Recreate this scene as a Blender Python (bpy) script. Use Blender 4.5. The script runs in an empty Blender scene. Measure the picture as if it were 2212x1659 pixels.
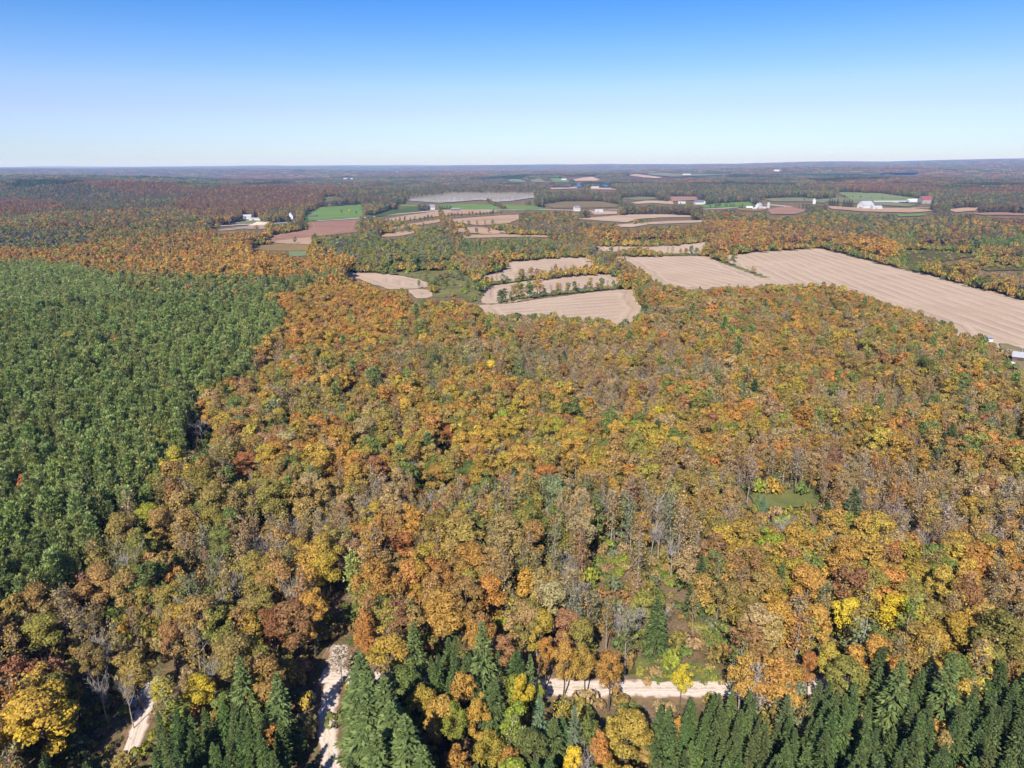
import bpy, math, random
import numpy as np
from mathutils import Matrix, Vector
from mathutils.geometry import delaunay_2d_cdt

sc = bpy.context.scene
rad = math.radians
rng = np.random.default_rng(7)
random.seed(7)
COL = sc.collection

# ------------------------------------------------------------------ camera
CAM_H = 120.0
FPX = 1534.0                      # focal length in units of a 2212 px wide picture
PITCH, ROLL = rad(17.25), rad(0.26)
f_ = np.array([0, math.cos(PITCH), -math.sin(PITCH)])
r0 = np.array([1.0, 0, 0]); u0 = np.cross(r0, f_)
r_ = r0 * math.cos(ROLL) - u0 * math.sin(ROLL)
u_ = u0 * math.cos(ROLL) + r0 * math.sin(ROLL)
cam_d = bpy.data.cameras.new('camera'); cam = bpy.data.objects.new('camera', cam_d); COL.objects.link(cam)
cam_d.sensor_width = 36.0; cam_d.lens = 36.0 * FPX / 2212.0
cam_d.clip_start = 0.5; cam_d.clip_end = 120000.0
cam.matrix_world = Matrix(((r_[0], u_[0], -f_[0], 0), (r_[1], u_[1], -f_[1], 0), (r_[2], u_[2], -f_[2], CAM_H), (0, 0, 0, 1)))
sc.camera = cam

# ------------------------------------------------------------------ sky, sun, exposure
SUN_AZ = math.atan2(-0.27, -0.96)          # the sun stands behind the camera and to its left
SUN_EL = rad(40)
world = bpy.data.worlds.new('World'); sc.world = world; world.use_nodes = True
wn, wl = world.node_tree.nodes, world.node_tree.links
wn.clear()
sky = wn.new('ShaderNodeTexSky'); sky.sky_type = 'NISHITA'; sky.sun_disc = False
sky.sun_elevation = SUN_EL; sky.sun_rotation = SUN_AZ
sky.altitude = 400; sky.air_density = 1.0; sky.dust_density = 0.35; sky.ozone_density = 2.5
hs = wn.new('ShaderNodeHueSaturation'); hs.inputs['Saturation'].default_value = 1.3
hs.inputs['Hue'].default_value = 0.5
bg = wn.new('ShaderNodeBackground'); bg.inputs['Strength'].default_value = 0.112
wo = wn.new('ShaderNodeOutputWorld')
tc = wn.new('ShaderNodeTexCoord'); sx = wn.new('ShaderNodeSeparateXYZ'); wl.new(tc.outputs['Generated'], sx.inputs[0])
gr = wn.new('ShaderNodeValToRGB'); ge = gr.color_ramp.elements       # deeper blue with height, clear pale blue at the horizon
ge[0].position = 0.0; ge[0].color = (.49, .61, .93, 1); ge[1].position = .60; ge[1].color = (.30, .50, .84, 1)
for pos_, c_ in ((.025, (.51, .59, .91)), (.067, (.61, .565, .84)), (.094, (.67, .62, .81)), (.14, (.55, .60, .81)), (.19, (.37, .54, .80)), (.30, (.35, .54, .84))):
    k_ = ge.new(pos_); k_.color = (*c_, 1)
wl.new(sx.outputs['Z'], gr.inputs[0])
tm = wn.new('ShaderNodeMix'); tm.data_type = 'RGBA'; tm.blend_type = 'MULTIPLY'; tm.inputs[0].default_value = 1
wl.new(sky.outputs[0], hs.inputs['Color']); wl.new(hs.outputs[0], tm.inputs[6]); wl.new(gr.outputs[0], tm.inputs[7]); wl.new(tm.outputs[2], bg.inputs['Color']); wl.new(bg.outputs[0], wo.inputs['Surface'])

sun_d = bpy.data.lights.new('sun', 'SUN'); sun = bpy.data.objects.new('sun', sun_d); COL.objects.link(sun)
sun_d.energy = 5.0; sun_d.angle = rad(0.53); sun_d.color = (1.0, 0.94, 0.85)
to_sun = Vector((math.sin(SUN_AZ) * math.cos(SUN_EL), math.cos(SUN_AZ) * math.cos(SUN_EL), math.sin(SUN_EL)))
sun.rotation_euler = to_sun.to_track_quat('Z', 'Y').to_euler()
sun.location = (0, 0, 300)
vs = sc.view_settings
vs.view_transform = 'Standard'; vs.look = 'None'; vs.exposure = 0.68; vs.gamma = 1; vs.use_curve_mapping = False
sc.cycles.max_bounces = 4; sc.cycles.diffuse_bounces = 3; sc.cycles.transmission_bounces = 2; sc.cycles.volume_bounces = 1

# ------------------------------------------------------------------ terrain shape
def smooth(a, b, x):
    t = np.clip((x - a) / (b - a), 0, 1); return t * t * (3 - 2 * t)
def hgt(x, y):
    x = np.asarray(x, float); y = np.asarray(y, float)
    d = np.hypot(x, y)
    n1 = np.sin(x / 310 + 1.3 * np.sin(y / 420) + .5) * np.cos(y / 270 + .8 * np.sin(x / 350)) * 2.2
    h = n1 * smooth(250, 900, d)
    n2 = np.sin(y / 520 + 1.1 * np.sin(x / 900 + 1) + 1.7) * 0.6 + np.sin(x / 640 - y / 1500 + 2) * 0.5
    h = h + n2 * 9 * smooth(1500, 3500, d)
    n3 = np.sin(y / 1250 + 1.4 * np.sin(x / 2600 + .4)) * 0.6 + np.sin(x / 1900 + 1.2 * np.sin(y / 2300)) * 0.5 + .25 * np.sin(x / 700 + y / 900)
    h = h + n3 * 34 * smooth(3800, 9000, d)
    # wooded knolls on the left and the long ridge on the right horizon
    for (cx, cy, sx, sy, a) in ((-1900, 3050, 900, 330, 42), (-2250, 2050, 700, 200, 24), (-900, 2650, 420, 200, 18), (-3400, 4600, 1500, 400, 50), (400, 5600, 900, 350, 26), (-620, 1330, 420, 120, 7), (2000, 4000, 900, 300, 18), (700, 3300, 500, 200, 9)):
        h = h + a * np.exp(-((x - cx) / sx) ** 2 - ((y - cy) / sy) ** 2)
    h = h + 150 * smooth(0, 9000, x - 0.12 * y) * np.exp(-((y - 15000) / 4200) ** 2)
    h = h + 40 * smooth(9000, 24000, d)
    return h

def unproject(pts, dz=0.0):
    """rays through points of a 2212 x 1659 picture down to the terrain (dz above it)"""
    p = np.asarray(pts, float).reshape(-1, 2)
    d = f_[None] * FPX + r_[None] * (p[:, :1] - 1106) - u_[None] * (p[:, 1:] - 829.5)
    z = np.zeros(len(p)); dd = np.minimum(d[:, 2], -3.0)
    for _ in range(14):
        t = (CAM_H - z - dz) / -dd
        x, y = d[:, 0] * t, d[:, 1] * t
        z = 0.5 * z + 0.5 * hgt(x, y)
    return np.stack([x, y], 1)
def project(x, y, z):
    v = np.stack([x, y, np.asarray(z) - CAM_H], -1)
    w = v @ f_
    return 1106 + FPX * (v @ r_) / w, 829.5 - FPX * (v @ u_) / w, w

# windows of the photograph the outlines were read from -> common picture units
K = 2212 / 3500
def V(x0, y0, k, *pts): return [((x0 + a * k) * K, (y0 + b * k) * K) for a, b in pts]
def VB(*p): return V(1100, 500, .5425, *p)
def VC(*p): return V(2300, 500, .5425, *p)
def VE(*p): return V(1100, 800, .5425, *p)
def V4(*p): return V(700, 640, .3617, *p)
def VR(*p): return V(2000, 700, .678, *p)
def D(*p): return list(p)

# ------------------------------------------------------------------ outlines of open land
# (name, kind, outline, [stripe direction: two points])
FIELDS = [
 ('stubble_field', 'stubble', VR((705,255),(900,236),(1190,217),(1500,295),(1850,383),(2212,478),(2400,530),(2400,790),(2212,735),(2110,705),(2010,690),(1880,650),(1830,590),(1700,535),(1550,490),(1440,450),(1280,400),(1100,388),(970,396),(905,366),(860,350),(740,296)), VR((1300,300),(2100,560)), 'pale harvested stubble field running down to the right behind the maple wood'),
 ('stubble_field', 'stubble', VR((180,262),(620,256),(655,275),(740,310),(880,368),(960,396),(620,405),(540,412),(380,388),(310,330),(265,298)), VR((300,275),(800,385)), 'pale stubble field left of the grass strip with three trees'),
 ('stubble_field', 'stubble', VE((985,300),(992,268),(1060,248),(1140,232),(1145,176),(1400,155),(1640,143),(1680,150),(1745,205),(1745,215),(1560,240),(1350,270),(1180,297),(1010,312)), VE((1150,215),(1650,180)), 'curved stubble field uppermost of the three beside the meadow'),
 ('stubble_field', 'stubble', VE((1002,400),(1005,352),(1060,330),(1300,298),(1500,272),(1740,254),(1830,253),(1890,290),(1885,330),(1700,348),(1400,388),(1180,430),(1040,437),(1010,430)), VE((1100,360),(1800,300)), 'curved stubble field middle of the three beside the meadow'),
 ('stubble_field', 'stubble', VE((975,450),(1180,440),(1400,408),(1700,370),(1975,342),(1972,410),(2025,470),(1985,540),(1880,562),(1740,545),(1480,512),(1300,508),(1180,512),(1050,500)), VE((1100,470),(1900,410)), 'large stubble field lowest of the three, cupped by the maple wood'),
 ('stubble_field', 'stubble', VE((155,265),(165,245),(280,238),(450,257),(620,288),(712,325),(600,340),(430,345),(330,315),(240,280)), VE((350,250),(360,340)), 'small domed stubble field left of the scrubby meadow'),
 ('stubble_field', 'stubble', VE((532,352),(620,348),(680,357),(712,388),(660,398),(600,402),(560,380)), VE((560,360),(700,380)), 'sliver of stubble field below the domed one'),
 ('stubble_field', 'stubble', VB((1720,628),(1900,629),(2212,626),(2332,610),(2427,600),(2436,620),(2385,672),(2300,680),(2100,672),(1990,662),(1790,660),(1745,650)), VB((1750,640),(2300,640)), 'narrow stubble field behind the thin hedgerow'),
 ('meadow', 'meadow', VE((380,239),(620,231),(840,222),(900,245),(960,300),(1000,345),(1003,400),(1000,430),(940,425),(880,402),(760,402),(700,395),(712,352),(716,326),(620,286),(480,256)), None, 'rough green meadow dotted with dark shrubs'),
 ('ploughed_field', 'soil', V4((560,520),(620,480),(640,445),(760,432),(960,398),(962,337),(1200,319),(1475,305),(1450,400),(1440,420),(1200,445),(1000,470),(860,480),(700,500)), V4((700,470),(950,410)), 'reddish brown ploughed field below the country road'),
 ('hay_field', 'tan', V4((560,528),(690,492),(860,481),(1030,472),(1015,525),(980,541),(820,537),(700,532)), None, 'tan hay field just below the ploughed one'),
 ('hay_field', 'dryhay', V4((425,580),(500,542),(700,536),(975,545),(978,600),(760,605),(600,602),(500,598)), None, 'dull yellow hay field with a curved lower edge'),
 ('pasture', 'palegreen', V4((780,607),(970,604),(965,645),(870,657),(790,657)), None, 'pale green pasture patch at the wood edge'),
 ('gravel_pit', 'gravelpit', V4((112,405),(290,385),(480,360),(560,348),(600,372),(600,392),(500,402),(380,396),(250,408),(130,416)), None, 'pale gravel pit beside the country road'),
 ('pasture', 'palegreen2', V4((230,350),(400,315),(560,320),(560,345),(400,352),(280,362)), None, 'grassy yard round the white farmhouse on the left'),
 ('green_field', 'green', V4((930,325),(938,290),(985,240),(1080,192),(1200,186),(1480,165),(1495,250),(1490,292),(1200,306)), None, 'bright green field left of the spruce farmyard'),
 ('green_field', 'green2', V4((1125,100),(1250,90),(1295,92),(1200,106),(1120,120)), None, 'thin green field high on the left'),
 ('green_field', 'darkgreen', VB((325,440),(420,405),(600,385),(608,412),(480,427),(345,447)), None, 'dark green crop field beside the road bend'),
 ('green_field', 'green', VB((740,372),(930,366),(1060,370),(1150,401),(1000,402),(820,400),(745,388)), None, 'light green field in front of the dead swamp trees'),
 ('green_field', 'green', VB((1120,368),(1200,372),(1350,380),(1445,401),(1300,404),(1180,402)), None, 'light green wedge field right of the diagonal hedge'),
 ('green_field', 'green', VB((470,368),(600,372),(600,384),(500,383)), None, 'green strip field left of the spruce farmyard'),
 ('hay_field', 'dryhay2', VB((1390,368),(1540,348),(1760,350),(1880,372),(1860,386),(1600,392),(1460,392)), None, 'olive domed hay field right of the swamp'),
 ('hay_field', 'tan', VB((400,462),(520,440),(740,408),(742,442),(640,455),(540,470),(430,480)), None, 'tan field strip under the road bend'),
 ('hay_field', 'tan', VB((430,508),(560,490),(740,462),(762,476),(640,498),(480,522),(430,520)), None, 'tan field strip between two short hedges'),
 ('hay_field', 'tan', VB((370,552),(500,540),(585,530),(590,547),(480,570),(365,575)), None, 'lowest tan field strip left of the tall tree belt'),
 ('hay_field', 'tan', VB((765,406),(950,402),(1110,407),(1132,413),(960,428),(820,432),(780,440)), None, 'tan field just below the country road'),
 ('hay_field', 'tan', VB((825,462),(960,450),(1130,438),(1235,434),(1243,460),(1180,487),(1000,503),(840,482)), None, 'large tan field in the middle distance'),
 ('hay_field', 'tan', VB((840,515),(1000,511),(1160,535),(1168,550),(1040,558),(860,542)), None, 'tan field dotted with small trees'),
 ('hay_field', 'tan', VB((880,564),(1180,555),(1400,561),(1445,576),(1300,572),(1100,576),(900,582)), None, 'thin tan field above the young pine wood'),
 ('hay_field', 'pinktan', VB((1600,460),(1900,435),(2050,430),(2212,433),(2330,440),(2330,448),(2120,452),(1980,462),(1920,482),(1700,468)), None, 'pinkish field with a rounded rise'),
 ('hay_field', 'pinktan', VB((1868,497),(2000,485),(2212,472),(2400,468),(2400,482),(2212,489),(2060,494),(1960,512),(1880,512)), None, 'long pinkish field strip above the orange wood'),
 ('hay_field', 'pinktan', VB((1690,412),(1860,412),(1862,430),(1720,434)), None, 'pinkish field behind the small white shed'),
 ('hay_field', 'pinktan', VB((1950,358),(2040,345),(2212,348),(2212,368),(2080,360),(1990,366)), None, 'pale pinkish field right of the olive rise'),
 ('hay_field', 'palegreen2', VB((1880,330),(2000,320),(2110,324),(2100,338),(1980,342)), None, 'pale field under the far woods'),
 ('far_field', 'palegreen', VB((1172,212),(1240,208),(1295,223),(1280,229),(1180,225)), None, 'far pale green field leftmost in its row'),
 ('far_field', 'palegreen2', VB((1300,209),(1370,206),(1445,231),(1330,229)), None, 'far grey green field second in its row'),
 ('far_field', 'green2', VB((1432,206),(1520,206),(1572,231),(1460,227)), None, 'far bright green field third in its row'),
 ('far_field', 'pinktan', VB((1578,208),(1700,205),(1762,208),(1730,221),(1600,221)), None, 'far tan field right of the green one'),
 ('far_field', 'palegreen2', VB((1530,188),(1730,188),(1740,200),(1560,201)), None, 'far pale field highest in the group'),
 ('far_field', 'pinktan', VB((1430,264),(1600,258),(1612,270),(1450,275)), None, 'far pinkish field left of the pond'),
 ('far_field', 'pinktan', VB((1680,264),(1850,266),(1862,277),(1700,275)), None, 'far pinkish field right of the pond'),
 ('far_field', 'pinktan', VB((1915,180),(1980,177),(2155,200),(2100,205),(1960,193)), None, 'far pink field under the ridge'),
 ('far_field', 'palegreen2', VB((2030,173),(2140,168),(2270,175),(2590,177),(2540,183),(2212,196),(2100,187)), None, 'long far pale field beside the lattice mast'),
 ('pasture', 'olivefield', VC((1420,655),(1650,652),(1850,672),(2015,690),(1850,702),(1650,742),(1480,755),(1430,725)), None, 'dark olive pasture beyond the right hand hedgerow'),
 ('pasture', 'olivefield', VC((1880,760),(2050,755),(2330,742),(2330,785),(2212,782),(1990,790)), None, 'dark olive pasture at the right edge'),
 ('pasture', 'palegreen', VC((1040,290),(1300,298),(1500,325),(1640,345),(1560,362),(1330,350),(1120,335),(1060,310)), None, 'green pasture below the dark plantation strip'),
 ('pasture', 'palegreen2', VC((930,335),(1060,325),(1330,352),(1560,368),(1480,385),(1260,372),(985,352)), None, 'green pasture round the long greenhouse'),
 ('hay_field', 'tan', VC((970,378),(1180,392),(1500,392),(1660,408),(1500,422),(1200,414),(1000,398)), None, 'tan field in front of the large white barn'),
 ('pasture', 'green2', VC((1405,432),(1560,428),(1595,440),(1430,447)), None, 'bright green patch below the barn field'),
 ('ploughed_field', 'soil', VC((595,405),(650,390),(720,380),(850,408),(770,432),(620,432)), None, 'brown ploughed field right of the farm cluster'),
 ('pasture', 'green2', VC((180,376),(300,362),(480,352),(520,375),(430,388),(190,392)), None, 'green lawn right of the blue roofed farmhouse'),
 ('hay_field', 'palegreen2', VC((545,332),(800,325),(905,335),(985,345),(950,362),(860,352),(640,352)), None, 'pale field behind the white house gable'),
 ('ploughed_field', 'soil', VC((-20,320),(150,318),(155,340),(0,352)), None, 'brown field above the blue roofed farmhouse'),
 ('ploughed_field', 'soil', VC((1850,425),(2050,420),(2330,428),(2330,442),(1960,436)), None, 'thin brown field at the right edge'),
 ('hay_field', 'tan', VC((1730,402),(1850,388),(1935,392),(1900,410),(1780,420)), None, 'small tan field right of the red roofed barn'),
 ('hay_field', 'dryhay', VC((390,392),(600,392),(560,412),(420,408)), None, 'dry grass strip below the pale road'),
 ('glade', 'grassglade', V(2300,1000,.6027,(430,1150),(520,1132),(800,1128),(822,1160),(842,1225),(700,1228),(600,1238),(540,1240),(450,1200)), None, 'small mown green glade inside the maple wood'),
 ('glade', 'grassglade', D((1280,1225),(1310,1195),(1348,1192),(1362,1225),(1330,1262),(1295,1262)), None, 'small grassy slope among slender trees'),
 ('bare_slope', 'dirt', D((1382,1205),(1410,1212),(1450,1240),(1482,1278),(1440,1268),(1405,1240)), None, 'bare sandy slope beside the grey dead trees'),
 ('bare_slope', 'dirt', D((1490,1350),(1515,1345),(1545,1375),(1560,1400),(1520,1400)), None, 'pinkish dug slope above the gravel road'),
 ('glade', 'grassglade', D((1372,1425),(1450,1432),(1548,1445),(1560,1475),(1400,1480),(1375,1470)), None, 'green verge above the gravel road'),
 ('farmyard', 'dirtgrass', V(3300,1100,.1206,(900,640),(1120,640),(1659,800),(2000,880),(2000,1600),(1400,1330),(1180,1240),(1190,1030),(1060,800)), None, 'grassy farmyard by the white roofed barn'),
 ('swamp_flat', 'swamp', VB((520,338),(700,326),(800,312),(1330,309),(1345,325),(1200,347),(1100,354),(1000,340),(860,352),(740,360),(560,347)), None, 'pale flooded flat full of dead grey trees'),
 ('pond', 'water', VB((1572,249),(1640,246),(1655,256),(1600,261)), None, 'small blue pond among far woods'),
 ('pond', 'water', VB((1738,250),(1790,246),(1835,252),(1790,260)), None, 'second small blue pond right of the first'),
 ('lake', 'water', VC((1365,173),(1460,167),(1560,170),(1540,179),(1400,180)), None, 'blue lake before the far ridge'),
 ('pond', 'water', VC((1290,174),(1330,172),(1335,177),(1300,179)), None, 'tiny pond left of the blue lake'),
]
# roads: centre line, half width (m), material, visible outline where no crown may stand
ROADS = [
 ('gravel_lane', D((238,1720),(272,1650),(295,1590),(312,1540),(318,1500),(330,1470)), 2.1, 'left gravel lane with a reddish rut, running to the white rubble'),
 ('gravel_lane', D((735,1760),(716,1659),(706,1600),(701,1560),(708,1520),(718,1480),(728,1430),(736,1395)), 2.3, 'middle gravel lane past the big spruces'),
 ('gravel_road', D((694,1462),(730,1460),(900,1478),(1110,1486),(1180,1484),(1250,1488),(1400,1488),(1520,1490),(1620,1487),(1730,1484),(1850,1482)), 3.3, 'pale gravel road crossing behind the spruces'),
]
CLEAR = [
 D((262,1659),(285,1590),(300,1545),(318,1545),(320,1590),(300,1640),(296,1659)),
 D((697,1659),(690,1600),(692,1540),(690,1500),(700,1462),(725,1448),(742,1462),(738,1500),(722,1530),(722,1600),(738,1659)),
 D((1165,1470),(1290,1472),(1290,1500),(1180,1500)),
 D((1368,1474),(1400,1474),(1400,1500),(1368,1500)), D((1412,1476),(1460,1476),(1460,1494),(1412,1494)),
 D((1500,1476),(1552,1476),(1552,1496),(1500,1496)),
 D((290,1500),(312,1495),(316,1530),(296,1528)),
 D((712,1345),(726,1240),(738,1235),(742,1330),(730,1400),(716,1400)),
 VR((655,275),(740,298),(910,366),(870,368),(700,302)),
]

# ------------------------------------------------------------------ zone map
MW, MH = 1106, 830
zone = np.zeros((MH, MW), np.int16)
clear = np.zeros((MH, MW), bool)
def inside(poly):
    p = np.asarray(poly, float) / 2
    x0, x1 = int(max(0, p[:, 0].min())), int(min(MW - 1, p[:, 0].max() + 1))
    y0, y1 = int(max(0, p[:, 1].min())), int(min(MH - 1, p[:, 1].max() + 1))
    if x1 <= x0 or y1 <= y0: return None
    X, Y = np.meshgrid(np.arange(x0, x1 + 1) + .5, np.arange(y0, y1 + 1) + .5)
    m = np.zeros(X.shape, bool); j = len(p) - 1
    for i in range(len(p)):
        xi, yi, xj, yj = p[i, 0], p[i, 1], p[j, 0], p[j, 1]
        if yi != yj:
            c = ((yi > Y) != (yj > Y)) & (X < (xj - xi) * (Y - yi) / (yj - yi) + xi)
            m ^= c
        j = i
    return slice(y0, y1 + 1), slice(x0, x1 + 1), m
def paint(arr, poly, v):
    r = inside(poly)
    if r: a = arr[r[0], r[1]]; a[r[2]] = v
for f in FIELDS:
    paint(clear, f[2], True)
    if max(p[1] for p in f[2]) < 500:       # far strips: keep their full depth open
        paint(clear, [(p[0], p[1] + 1.6) for p in f[2]], True); paint(clear, [(p[0], p[1] + 3.0) for p in f[2]], True)
for c in CLEAR: paint(clear, c, True)
def thick(line, w):
    a = np.asarray(line, float); out = []
    for p, q in zip(a[:-1], a[1:]): paint(clear, [(p[0], p[1] - w), (q[0], q[1] - w), (q[0], q[1] + w), (p[0], p[1] + w)], True)
for ln in (VB((0,470),(130,463),(250,454),(420,434),(600,418),(735,405),(900,402),(1150,404),(1430,402)), V4((60,384),(110,374),(290,362),(470,352),(600,350),(780,342)), VC((190,398),(300,394),(410,387),(480,378)), VC((590,368),(650,374),(740,382)), VC((1500,391),(1600,388))): thick(ln, 2.2)
for (a_, b_, w_, h_) in [(*V4((398,296))[0], 9, 6), (*V4((478,308))[0], 9, 4), (*V4((822,290))[0], 7, 8), (*VB((690,390))[0], 8, 6), (*VB((842,402))[0], 8, 3), (*VB((1606,402))[0], 6, 7), (*VB((1745,412))[0], 7, 4), (*VC((165,360))[0], 14, 7), (*VC((55,357))[0], 8, 4),
      (*VC((548,388))[0], 13, 7), (*VC((600,386))[0], 5, 6), (*VC((887,358))[0], 5, 6), (*VC((1215,385))[0], 14, 8), (*VC((1280,393))[0], 9, 5), (*VC((1400,350))[0], 26, 4), (*VC((1512,350))[0], 10, 5), (*VC((1586,352))[0], 9, 8), (*VB((165,204))[0], 14, 4), (*VC((660,157))[0], 10, 3), (*VB((475,163))[0], 6, 5), (*VC((1525,109))[0], 12, 3)]:
    paint(clear, [(a_ - w_, b_ - h_), (a_ + w_, b_ - h_), (a_ + w_, b_ + h_), (a_ - w_, b_ + h_)], True)
def look(arr, px, py):
    return arr[np.clip(py / 2, 0, MH - 1).astype(int), np.clip(px / 2, 0, MW - 1).astype(int)]

# leaf colours (base colour of the leaves, linear)
C = dict(orange=(.425,.218,.062), amber=(.440,.275,.062), yellow=(.58,.42,.045), olive=(.290,.240,.062), gold=(.415,.290,.060),
         limegreen=(.29,.33,.05), green=(.175,.205,.060), rust=(.305,.160,.08), red=(.42,.155,.065), tan=(.385,.270,.135),
         brown=(.335,.222,.078), mauve=(.30,.24,.18), darkgreen=(.075,.105,.038), pine=(.300,.360,.125), bluegreen=(.15,.23,.145), spruce=(.105,.150,.055),
         greygreen=(.20,.215,.125), grey=(.36,.33,.31), farbrown=(.205,.140,.080), farrust=(.215,.125,.075), fargreen=(.105,.140,.065), fargrey=(.165,.155,.125), redbrown=(.27,.125,.065))
CN = {'orange':'orange','amber':'amber','yellow':'bright yellow','olive':'olive','gold':'golden','limegreen':'lime green','green':'green','rust':'rusty','red':'red orange','tan':'pale tan',
      'brown':'brownish','mauve':'mauve grey','darkgreen':'dark green','pine':'green','bluegreen':'bluish green','spruce':'dark green','greygreen':'grey green','grey':'grey','redbrown':'red brown',
      'farbrown':'brownish','farrust':'rusty','fargreen':'green','fargrey':'greyish'}
CK = list(C); CI = {k: i for i, k in enumerate(CK)}; CA = np.array([C[k] for k in CK])
KINDS = ['broad', 'slender', 'bare', 'pine', 'spruce']
# zone: kind weights, colour weights, keep density, height factor
Z = {
 0: dict(k=(.58,.34,.05,.01,.02), c=dict(brown=28,olive=18,orange=14,amber=15,rust=8,green=7,gold=9,tan=7,mauve=3,greygreen=3), d=.93, h=1.0),
 1: dict(k=(.025,.008,.004,.963,.0), c=dict(green=5,brown=1,olive=3,red=.4), d=1.0, h=1.0, pine=True),            # pine wood
 2: dict(k=(.80,.16,.02,.01,.01), c=dict(orange=36,amber=24,brown=22,rust=12,olive=8,red=3,gold=4), d=.97, h=1.0),  # orange slope
 3: dict(k=(.35,.05,.03,.25,.32), c=dict(olive=20,green=14,brown=16,greygreen=14), d=1.0, h=.9),              # olive conifer belt
 4: dict(k=(.03,.01,.0,.0,.96), c=dict(orange=3,amber=3,brown=3), d=1.0, h=.78),                              # spruce plantation
 5: dict(k=(.68,.28,.03,.0,.01), c=dict(amber=30,gold=24,orange=18,olive=14,yellow=3,rust=4,green=4,limegreen=3,brown=10,tan=5), d=.95, h=1.0),  # golden maples
 6: dict(k=(.26,.60,.13,.0,.01), c=dict(olive=16,green=14,tan=16,brown=14,greygreen=14,amber=8,rust=5), d=.85, h=1.0),    # thin grey green poles
 7: dict(k=(.22,.66,.12,.0,.0), c=dict(tan=34,mauve=22,brown=14,amber=6,rust=8,orange=5), d=.9, h=.85),        # pinkish half bare
 8: dict(k=(.60,.20,.03,.02,.15), c=dict(limegreen=22,yellow=12,amber=11,gold=14,green=24,orange=7,brown=6,tan=4), d=1.0, h=.72),  # bright foreground
 9: dict(k=(.80,.12,.05,.02,.01), c=dict(greygreen=34,green=18,olive=14,fargreen=16,fargrey=14,brown=6,rust=1.5), d=1.0, h=.9), # aspen green
 10: dict(k=(.0,.05,.95,.0,.0), c=dict(grey=1), d=.9, h=.7),                                                     # dead swamp
 11: dict(k=(.45,.1,.0,.40,.05), c=dict(fargreen=26,green=18,rust=9,brown=12,greygreen=14), d=1.0, h=.8),      # young pines mixed
 12: dict(k=(.45,.35,.2,.0,.0), c=dict(fargrey=30,mauve=25,brown=20,greygreen=20), d=.9, h=.8),                # grey thicket
 13: dict(k=(.85,.1,.0,.0,.05), c=dict(farrust=44,rust=8,brown=12,farbrown=34,orange=1), d=1.0, h=1.0),       # rusty far
 14: dict(k=(.7,.12,.02,.03,.13), c=dict(farbrown=34,fargreen=30,fargrey=18,greygreen=8,brown=6,olive=4), d=1.0, h=1.0), # grey green far
 15: dict(k=(.62,.31,.06,.0,.01), c=dict(olive=26,brown=30,green=9,amber=7,orange=6,rust=6,gold=8,limegreen=3), d=.93, h=1.0),  # olive brown
 17: dict(k=(.66,.18,.03,.02,.11), c=dict(farbrown=20,brown=22,fargreen=18,olive=16,greygreen=8,rust=5,orange=6,amber=3,fargrey=5), d=1.0, h=.95),   # farther mixed wood
 18: dict(k=(.80,.14,.02,.0,.04), c=dict(orange=20,brown=30,farrust=14,farbrown=12,rust=9,olive=9,amber=8,fargreen=4), d=1.0, h=.95),             # farther maple slope
 16: dict(k=(.66,.28,.03,.02,.01), c=dict(brown=32,orange=15,rust=9,olive=20,amber=16,gold=9,green=6,tan=8,mauve=2), d=.95, h=1.0),
}
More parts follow.
